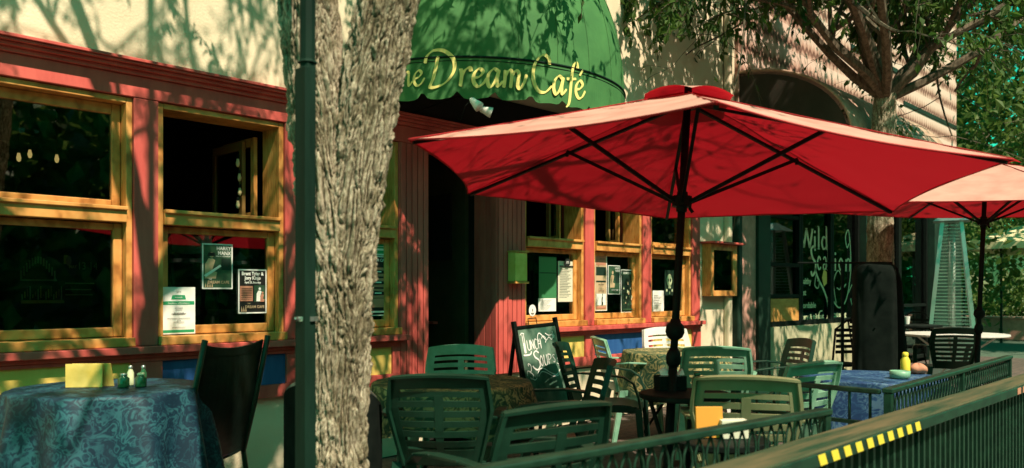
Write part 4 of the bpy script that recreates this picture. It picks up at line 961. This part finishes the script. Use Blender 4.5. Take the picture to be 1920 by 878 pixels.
shaker('pepper_shaker', 'slim dark shaker behind the green jars on the blue cloth', 'shaker', (T0[0] + .15, T0[1] - .05, .795), (.016), .098, GJ, STEEL)
# table between the first two armchairs
T1 = (3.25, 3.62)
rtable('round table under a leaf-patterned cloth in front of the doorway', *T1, .44, .715)
cloth('leaf-patterned gold and green cloth on the table before the doorway', *T1, .45, .722, .25, CLP, 7, .03, 2, 1)
T2 = (6.12, 3.92)
rtable('round table under a gold patterned cloth beside the white armchair', *T2, .42, .735)
cloth('gold patterned cloth draped beside the white armchair', *T2, .43, .742, .42, CLP, 8, .05, 5, 1)
t = thing('serving_dish', 'pale green bottle and dish on the gold cloth by the white armchair', 'dish', (T2[0] + .05, T2[1] - .1, .745))
m = MB(); m.lathe([(.05, 0), (.09, .03), (.088, .035), (.045, .008)], 18); m.build('bowl', WINL, t, smooth=True)
# bistro table round the parasol pole, napkins on top
rtable('small black bistro table set round the parasol pole', 3.66, 2.285, .235, .735, BLK, 'bistro_table')
t = thing('napkin_dispenser', 'black napkin dispenser with white napkins showing on the bistro table', 'napkin dispenser', (3.70, 2.40, .737), -.6)
m = MB(); m.box(-.075, .075, -.045, .045, .0, .015); m.box(-.075, .075, -.045, -.038, .0155, .075); m.box(-.075, .075, .038, .045, .0155, .075); m.box(-.075, -.069, -.037, .037, .0155, .075); m.build('case', BLK, t, bevel=.002)
m = MB(); m.grid(lambda u, v: (-.066 + .132 * u, -.036 + .072 * v, .08 + .018 * math.sin(u * 7) * math.sin(v * 3.1) + .02 * math.sin(v * 3.14)), 10, 8); m.box(-.064, .064, -.035, .035, .016, .07); m.build('napkins', WHITE, t)
shaker('glass_tumbler', 'small glass tumbler right of the napkin dispenser', 'tumbler', (3.82, 2.31, .737), .028, .09, GJ, GJ)
# little table behind the front railing, orange holder
rtable('low side table hidden behind the front railing', 2.98, 1.70, .20, .66, BLK, 'side_table')
t = thing('card_holder', 'orange card holder leaning beside a white dial box behind the front railing', 'card holder', (2.945, 1.725, .662), -.75)
m = MB(); m.beam((0, 0, 0), (-.0, .012, .125), .11, .02, up=(0, 1, 0)); m.build('board', mat('orange_card', (.70, .30, .04), .6), t, bevel=.002)
t = thing('timer_box', 'small white box with a round dial beside the orange card holder', 'box', (3.01, 1.655, .662), -.75)
m = MB(); m.box(-.055, .055, -.03, .03, 0, .075); m.build('box', PAPR, t, bevel=.003); m = MB(); m.tube([(-.02, -.031, .045), (-.02, -.037, .045)], .014, 14); m.build('dial', INKG, t)
# blue cloth table right
T3 = (5.45, 2.0)
rtable('round table under a blue printed cloth behind the right railing', *T3, .42, .70)
cloth('blue printed cloth over the table behind the right railing', *T3, .43, .707, .42, CLB2, 8, .05, 3)
shaker('sauce_bottle', 'yellow squeeze bottle on the blue printed cloth', 'bottle', (5.70, 1.88, .708), .03, .15, YELT, YELT)
t = thing('bread_basket', 'small pink wrapped bundle beside the yellow bottle on the blue printed cloth', 'bundle', (5.82, 1.84, .708))
m = MB(); m.grid(lambda u, v: ((.055 + .008 * math.sin(u * 19)) * math.sin(v * 3.14) * math.cos(2 * math.pi * u), (.055 + .008 * math.sin(u * 19)) * math.sin(v * 3.14) * math.sin(2 * math.pi * u), .035 - .035 * math.cos(v * 3.14) + .004 * math.sin(u * 31)), 20, 10, closed=True); m.build('wrap', LAMPSH, t, smooth=True)
t = thing('ashtray', 'small dark green dish left of the yellow bottle on the blue printed cloth', 'dish', (5.42, 1.82, .708))
m = MB(); m.lathe([(.04, 0), (.06, .01), (.062, .05), (.054, .05), (.05, .012)], 18); m.build('bowl', PLAST, t, smooth=True)
# far tables and chairs
rtable('pale green round table before the pyramid heater', 11.3, 3.15, .62, .735, PLASTW)
rtable('black metal table in the gloom left of the pyramid heater', 12.2, 4.0, .45, .80)
t = thing('paper_cup', 'small white cup on the black metal table in the gloom', 'cup', (12.35, 4.05, .802)); m = MB(); m.lathe([(.03, 0), (.042, .11)], 14); m.build('cup', WHITE, t)
def metal_chair(lab, x, y, f):
    t = thing('metal_chair', lab, 'chair', (x, y, 0), front_rot(*f), 'black metal chairs before the shop')
    m = MB(); m.lathe([(.19, .43), (.20, .44), (.20, .455), (.17, .465)], 20); m.build('seat', BLK, t)
    m = MB(); m.tube([(-.2, -.16, .44), (-.22, -.24, .85), (-.1, -.28, .95), (.1, -.28, .95), (.22, -.24, .85), (.2, -.16, .44)], .012, 8); m.build('back_frame', BLK, t, smooth=True)
    m = MB()
    for k in range(5): m.beam((-.2, -.215 - .02 * k / 4, .6 + k * .06), (.2, -.215 - .02 * k / 4, .6 + k * .06), .008, .035)
    m.build('backrest', BLK, t)
    for a, b_ in ((-1, 1), (1, 1), (-1, -1), (1, -1)): m = MB(); m.tube([(a * .14, b_ * .14, .44), (a * .2, b_ * .2, 0)], .011, 6); m.build('leg', BLK, t)
metal_chair('black metal chair under the shop lettering, turned to the wall', 9.2, 3.75, (.5, .85)); metal_chair('black metal chair just left of the black metal table', 11.6, 4.25, (1, -.2)); metal_chair('black metal chair beyond the black metal table', 12.9, 4.2, (-1, .1))

# ---------------------------------------------------------------- sling chair, tub chair
t = thing('sling_chair', 'high-backed black sling chair at the blue damask table', 'chair', (1.89, 4.25, 0), front_rot(-.38, .92))
def SL(u, v):
    z = .40 + .60 * v; return Vector((u * (.235 - .01 * v), -.22 - .14 * v - .035 * (1 - u * u) * math.sin(math.pi * v), z - .03 * (1 - u * u) * (v > .9))), Vector((0, 1, .2)).normalized()
m = MB(); m.solid(SL, -1, 1, 0, 1, .012, 12, 16); m.build('backrest', SLING, t, smooth=False)
m = MB(); m.solid(lambda u, v: (Vector((u * .235, -.23 + .46 * v, .41 - .03 * (1 - u * u))), Vector((0, 0, 1))), -1, 1, 0, 1, .012, 8, 6); m.build('seat', SLING, t)
for sd in (-1, 1):
    m = MB(); m.tube([(sd * .245, .24, .42), (sd * .245, -.22, .40), (sd * .24, -.30, .68), (sd * .235, -.385, 1.02)], .015, 8); m.build('back_frame', PLASTB, t, smooth=True)
    m = MB(); m.tube([(sd * .25, .24, 0), (sd * .25, .25, .58), (sd * .26, .18, .65), (sd * .27, -.05, .66), (sd * .255, -.29, .67)], .013, 8); m.build('arm', PLASTB, t, smooth=True)
    m = MB(); m.tube([(sd * .25, -.21, .40), (sd * .25, -.28, 0)], .014, 8); m.build('leg', PLASTB, t)
t = thing('tub_chair', 'black rounded tub chair half hidden behind the green post', 'chair', (2.27, 3.38, 0), front_rot(.75, .65))
def TB(u, v):
    a = math.pi * (.5 + .62 * u) - math.pi; r = .215; z = .40 + (.44 - .20 * u * u) * v
    return Vector((r * math.cos(a + 0), r * math.sin(a) - .02, z)), Vector((math.cos(a), math.sin(a), 0))
m = MB(); m.solid(TB, -1, 1, -.3, 1, .035, 24, 8); m.build('backrest', BLKF, t, smooth=False)
m = MB(); m.lathe([(.19, .38), (.195, .40), (.195, .44), (.17, .47)], 24); m.build('seat', BLKF, t)
m = MB(); m.tube([TB(u / 10, 1.02)[0] for u in range(-10, 11)], .012, 6); m.build('piping', STEEL, t)
for a, b_ in ((-1, 1), (1, 1), (-1, -1), (1, -1)): m = MB(); m.tube([(a * .17, b_ * .17, .38), (a * .21, b_ * .21, 0)], .016, 6); m.build('leg', BLK, t)

# ---------------------------------------------------------------- chalkboard
t = thing('chalkboard_sign', 'black-framed sandwich board chalked Lunch Soups by the door', 'sign', (4.84, 4.36, 0), .04)
t.rotation_euler[1] = R(-2.5)
bw, b0, b1_ = .235, .34, .99
def BP(x, z, o=0): return Vector((x, -.19 + z * .19 - o, z))
m = MB(); m.beam(BP(-bw - .018, .0), BP(-bw - .018, 1.04), .034, .03, up=(0, 1, 0)); m.beam(BP(bw + .018, .0), BP(bw + .018, 1.04), .034, .03, up=(0, 1, 0)); m.beam(BP(-bw, b1_ + .0), BP(bw, b1_), .03, .022, up=(0, 0, 1)); m.beam(BP(-bw, b0), BP(bw, b0), .03, .03, up=(0, 0, 1)); m.build('frame', BLK, t, bevel=.003)
m = MB(); m.solid(lambda u, v: (BP(u, v, .0), Vector((0, 1, -.19)).normalized()), -bw, bw, b0 + .016, b1_ - .012, .008, 1, 1); m.build('slate', BOARD, t)
m = MB(); m.beam((-bw, .20, .0), (-bw, .0, 1.0), .025, .02, up=(0, 1, 0)); m.beam((bw, .20, 0), (bw, .0, 1.0), .025, .02, up=(0, 1, 0)); m.beam((-bw, .17, .2), (bw, .17, .2), .02, .03); m.build('rear_leg', BLK, t)
m = MB(); m.tube([BP(-.08, 1.0), BP(-.08, 1.05), BP(.02, 1.05), BP(.02, 1.0)], .004, 6); m.build('handle', BLK, t)
m = MB(); fn = lambda x, z: BP(x, z, .0065)
def CH(pts, s=1, ox=0, oz=0, w=.008): m.stroke([(ox + a * s, oz + b_ * s) for a, b_ in pts], fn, w, w * .75, seg=5)
# Lunch
s = .155; ox, oz = -.205, .775
for w_ in (0, .12): CH([(.10 + w_, 1.05), (.10 + w_, .1)], s, ox, oz)
CH([(-.05, 1.0), (.1, 1.1), (.28, 1.05)], s, ox, oz); CH([(-.02, .02), (.2, .0), (.5, .02), (.62, .16)], s, ox, oz, .014); CH([(.16, .6), (.16, .1)], s, ox, oz, .016)
def caps(word, x, z, h, w, adv):
    G = {'U': [[(0, 1), (0, .2), (.25, 0), (.5, .2), (.5, 1)]], 'N': [[(0, 0), (0, 1)], [(0, 1), (.5, 0)], [(.5, 0), (.5, 1)]], 'C': [[(.5, .9), (.2, 1), (0, .5), (.2, 0), (.5, .1)]], 'H': [[(0, 0), (0, 1)], [(.5, 0), (.5, 1)], [(0, .5), (.5, .5)]],
         'O': [[(.25, 1), (0, .5), (.25, 0), (.5, .5), (.25, 1)]], 'P': [[(0, 0), (0, 1)], [(0, 1), (.45, .9), (.45, .6), (0, .45)]], 'S': [[(.5, .9), (.2, 1), (.05, .75), (.45, .35), (.3, 0), (0, .1)]]}
    for ch in word:
        for st in G[ch]: m.stroke([(x + a * h * .8, z + b_ * h) for a, b_ in st], fn, w, w * .7, seg=5)
        x += adv
caps('UNCH', -.145, .81, .078, .009, .043)
CH([(.62, .95), (.35, 1.1), (.1, .95), (.2, .7), (.5, .5), (.55, .15), (.25, -.1), (-.05, .02), (-.2, .2)], .12, -.10, .665, .013); caps('OUP', -.025, .675, .085, .009, .052); caps('S', .135, .69, .06, .007, .04)
CH([(0, 0), (-.1, .4), (.15, .7), (.5, .5), (.9, .1), (1.3, .3), (1.6, .1), (1.9, .45)], .10, .0, .86, .009); CH([(.35, .25), (.6, .45), (.9, .2), (.75, -.1)], .10, .0, .86); CH([(.9, .65), (1.3, .45), (1.7, .5), (1.85, .75)], .10, .0, .86)
for a in range(5): CH([(1.85, .35), (1.85 + .18 * math.cos(a * 1.26), .35 + .18 * math.sin(a * 1.26))], .10, .0, .86, .014)
CH([(0, 0), (.25, .35), (.65, .35), (1.1, .1), (1.6, -.05), (1.95, .2)], .15, -.09, .60, .009); CH([(.1, .0), (.4, .22), (.8, .12), (1.3, -.12), (1.8, -.1)], .15, -.09, .60, .008)
CH([(0, 0), (.1, .35), (.5, .3), (.6, .7), (.35, .9), (.3, .7)], .10, -.205, .62, .009); CH([(.3, .3), (.7, .0), (.5, -.3), (.3, -.15), (.8, -.4), (1.1, -.25)], .10, -.205, .62, .008)
CH([(0, .3), (.15, 0), (.1, -.35)], .1, .185, .69, .006); CH([(-.1, .2), (.1, .1), (.3, .2)], .1, .185, .66, .006)
m.build('chalk_lettering', CHALK, t)

# ---------------------------------------------------------------- railings and fence
def railing(lab, p, q, h, lowh, nb, group='low iron railings round the patio', style='curl', posts=(0, 1), topw=.05):
    p, q = Vector((*p, 0)), Vector((*q, 0)); d = (q - p).normalized(); L = (q - p).length; nrm = Vector((-d.y, d.x, 0))
    t = thing('railing', lab, 'railing', p, 0, group); Z = Vector((0, 0, 1))
    m = W(); m.beam(p + Z * (h - .0125), q + Z * (h - .0125), topw, .025, up=Z); m.build('top_rail', RAILG, t, bevel=.006)
    m = W(); m.beam(p + Z * lowh, q + Z * lowh, .022, .018, up=Z); m.build('lower_rail', RAILG, t); m = W(); m.beam(p + Z * .09, q + Z * .09, .022, .018, up=Z); m.build('bottom_rail', RAILG, t)
    for k in range(nb):
        c = p + d * L * (k + .5) / nb
        m = W(); z0, z1 = lowh + .009, h - .026
        if style in ('curl', 's'):
            w = L / nb * .40; zc = (z0 + z1) / 2; hh = (z1 - z0) / 2
            for sg in (-1, 1): m.tube([c + Z * z0, c + d * w * sg * .75 + Z * (z0 + hh * .4), c + d * w * sg + Z * (z0 + hh * .85), c + d * w * sg * .8 + Z * (zc + hh * .3), c + d * w * sg * .25 + Z * (zc + hh * .75), c + Z * z1], .0045, 5)
        m.tube([c + Z * .098, c + Z * (z0 - .018)], .007, 6)
        if style == 'plain': m.tube([c + Z * z0, c + Z * z1], .007, 6)
        m.build('baluster', RAILG, t, smooth=True)
    for f in posts:
        c = p + d * (.02 + (L - .04) * f); m = W(); m.beam(c, c + Z * (h - .026), .036, .036, up=d); m.build('post', RAILG, t, bevel=.003)
    return t
railing('curled iron railing across the bottom centre, ending at the gap', (.7, 1.62), (3.158, 1.33), .80, .64, 42, posts=(.35, 1))
railing('long iron railing running away at the right with a rounded end', (4.0, 1.40), (6.73, 1.51), .80, .64, 46, style='s', posts=(0, .5, 1))
railing('thin plain side railing meeting the right railing at its corner post', (4.03, 1.44), (4.08, 2.25), .79, .62, 8, style='plain', posts=(1,), topw=.025)
def fence():
    t = thing('fence', 'dark picket fence with a weathered board top and hazard stripes in the foreground', 'fence', (3.0, 1.19, 0)); x0, x1 = -.6, 9.0
    m = W(); m.box(x0, x1, 1.12, 1.262, .700, .740); m.build('top_board', BOARDT, t, bevel=.005)
    m = W(); m.box(x0, x1, 1.105, 1.119, .692, .736); m.build('face_board', RAILG, t, bevel=.004)
    m = W(); m.box(x0, x1, 1.165, 1.195, .06, .10); m.build('bottom_rail', RAILG, t)
    n = 0; x = 1.6
    while x < 8.0 and n < 95:
        m = W(); m.box(x, x + .022, 1.165, 1.187, .101, .704); m.build('picket', RAILG, t); x += .072; n += 1
    for x in (1.5, 3.62, 5.8, 8.0):
        m = W(); m.box(x, x + .06, 1.19, 1.25, -.0, .704); m.build('post', RAILG, t)
    m = W(); k = 0; X = 2.57
    while X < 3.48:
        w = .054; m.face([(X, 1.1035, .696), (X + w, 1.1035, .696), (X + w - .022, 1.1035, .733), (X - .022, 1.1035, .733)]); X += .101
    m.build('hazard_stripe', YELT, t)
    m = W(); X = 5.10
    for k in range(7): m.face([(X, 1.1035, .697), (X + .075, 1.1035, .697), (X + .075, 1.1035, .732), (X, 1.1035, .732)]); X += .115
    m.build('reflector_strip', LAMPSH, t)
fence()

# ---------------------------------------------------------------- heater, stand, menu post
t = thing('patio_heater', 'tall steel pyramid patio heater with mesh sides at the right', 'heater', (13.0, 3.65, 0), .3)
m = MB(); m.hexa([(-.30, -.30, 0), (.30, -.30, 0), (.30, .30, 0), (-.30, .30, 0), (-.27, -.27, .75), (.27, -.27, .75), (.27, .27, .75), (-.27, .27, .75)]); m.build('base_cabinet', STEEL, t, bevel=.01)
for a, b_ in ((-1, -1), (1, -1), (1, 1), (-1, 1)): m = MB(); m.beam((a * .27, b_ * .27, .75), (a * .12, b_ * .12, 2.28), .05, .05); m.build('upright', STEEL, t)
m = MB()
for k in range(30):
    z = .80 + k * .049; w = .265 - (z - .75) * .098; 
    for a in ((0, -1), (1, 0), (0, 1), (-1, 0)):
        p = Vector((a[0] * w - a[1] * w, a[1] * w + a[0] * w, z)); q = Vector((a[0] * w + a[1] * w, a[1] * w - a[0] * w, z)); m.beam(p, q, .004, .007)
m.build('mesh_guard', STEEL, t)
m = MB(); m.lathe([(.05, .76), (.05, 2.26)], 16); m.build('glass_tube', mat('heater_glass', (.35, .42, .36), .2, .6), t, smooth=True)
m = MB(); m.hexa([(-.24, -.24, 2.281), (.24, -.24, 2.281), (.24, .24, 2.281), (-.24, .24, 2.281), (-.06, -.06, 2.42), (.06, -.06, 2.42), (.06, .06, 2.42), (-.06, .06, 2.42)]); m.build('cap', STEEL, t)
t = thing('covered_stand', 'tall black fabric-covered stand below the tree at the right', 'covered stand', (7.45, 2.72, 0), .5)
m = MB(); m.grid(lambda u, v: ((.19 + .03 * noise.noise(Vector((u * 9, v * 4, 3))) + .02 * math.sin(8 * math.pi * u) * (1 - v) + .012 * math.sin(6 * u)) * (1 if v < .9 else 1 - (v - .9) * 9) * (abs(math.cos(2 * math.pi * u)) ** .45 * (1 if math.cos(2 * math.pi * u) > 0 else -1)), (.17 + .02 * math.sin(9 * math.pi * u) * (1 - v)) * (1 if v < .9 else 1 - (v - .9) * 9) * (abs(math.sin(2 * math.pi * u)) ** .45 * (1 if math.sin(2 * math.pi * u) > 0 else -1)), .02 + 1.5 * min(v, .93) / .93 + .02 * max(0, v - .93)), 56, 22, closed=True)
m.build('cover', BLKF, t, smooth=True); m = MB(); m.box(-.17, .17, -.15, .15, 0, .05); m.build('base', BLK, t); m = MB(); m.tube([(-.2, .02, .95), (.2, -.02, .95)], .008, 6); m.build('strap', BLK, t)
t = thing('covered_heater', 'slim black hooded cover with a rounded shoulder right of the tall black stand', 'covered heater', (8.75, 3.05, 0))
m = MB(); m.lathe([(.16, .02), (.17, .5), (.15, 1.0), (.13, 1.35), (.09, 1.5), (.02, 1.56)], 20); m.build('cover', BLKF, t, smooth=True); m = MB(); m.lathe([(.2, 0), (.2, .018)], 20); m.build('base', BLK, t)
t = thing('sign_stake', 'thin black metal stake with a crossbar standing before the shop lettering', 'stake', (7.70, 3.10, 0))
m = MB(); m.lathe([(.016, 0), (.016, 1.54)], 8); m.build('rod', BLK, t); m = MB(); m.tube([(0, 0, 1.53), (.34, -.33, 1.53)], .010, 6); m.tube([(0, 0, 1.53), (-.3, .3, 1.53)], .008, 6); m.build('crossbar', BLK, t); m = MB(); m.lathe([(.13, 0), (.13, .012), (.02, .03)], 16); m.build('base', BLK, t)

# ---------------------------------------------------------------- beyond the corner
m = MB(); m.box(33, 33.3, 2.0, 16, 0, 2.6); m.box(32.9, 33.4, 1.9, 16.1, 2.605, 2.72)
for k in range(6): m.box(32.94, 32.99, 3 + k * 2.3, 3.08 + k * 2.3, 0, 2.6, 0)
o = m.build('boundary_wall', YWALL); tag(o, 'long low cream wall far off past the heater', 'wall')
def hedge(lab, x, y, rx, ry, h, seed):
    random.seed(seed); t = thing('bush', lab, 'bush', (x, y, 0), group='bushes before the far wall'); lv = Leaves()
    for i in range(1500):
        d = rv(1).normalized() * random.random() ** .3; lv.add(Vector((x + d.x * rx, y + d.y * ry, max(.05, h * .5 + d.z * h * .5 + .1 * random.gauss(0, 1)))), rv(1), .16, .10)
    lv.build('foliage', LEAFB, t); m = W()
    for k in range(5): m.tube([(x, y, 0), (x + random.gauss(0, .3) * rx, y + random.gauss(0, .3) * ry, h * .7)], .02, 5)
    m.build('stem', BARK2, t)
hedge('round green bush before the far cream wall', 28.5, 6.0, 1.0, .8, 1.9, 4)
hedge('low dark bush left of the round one before the far wall', 29.5, 7.6, .9, .7, 1.3, 6)
hedge('dark clipped bush at the far right edge below the white canopy', 27.0, 4.35, .9, .8, 1.6, 9)
t = thing('canopy_tent', 'white square market canopy far off at the right edge', 'canopy', (21.6, 4.0, 0))
m = MB(); c = [(-1.6, -1.4, 2.35), (1.6, -1.4, 2.35), (1.6, 1.4, 2.35), (-1.6, 1.4, 2.35)]
for a, b_ in zip(c, c[1:] + c[:1]): m.face([a, b_, (0, 0, 2.95)]); m.face([a, (a[0], a[1], 2.2), (b_[0], b_[1], 2.2), b_])
m.build('canopy', YWALL, t)
for a, b_ in ((-1, -1), (1, -1), (1, 1), (-1, 1)): m = MB(); m.beam((a * 1.57, b_ * 1.37, 0), (a * 1.57, b_ * 1.37, 2.35), .05, .05); m.build('leg', DGRN, t)
t = thing('planter_box', 'pale pink low planter wall before the far bushes', 'planter', (25, 6, 0))
m = MB(); m.box(-.25, .0, -4, 4, 0, .55); m.box(-.3, .05, -4.05, 4.05, .551, .62); m.build('box', PINKB, t, bevel=.02)
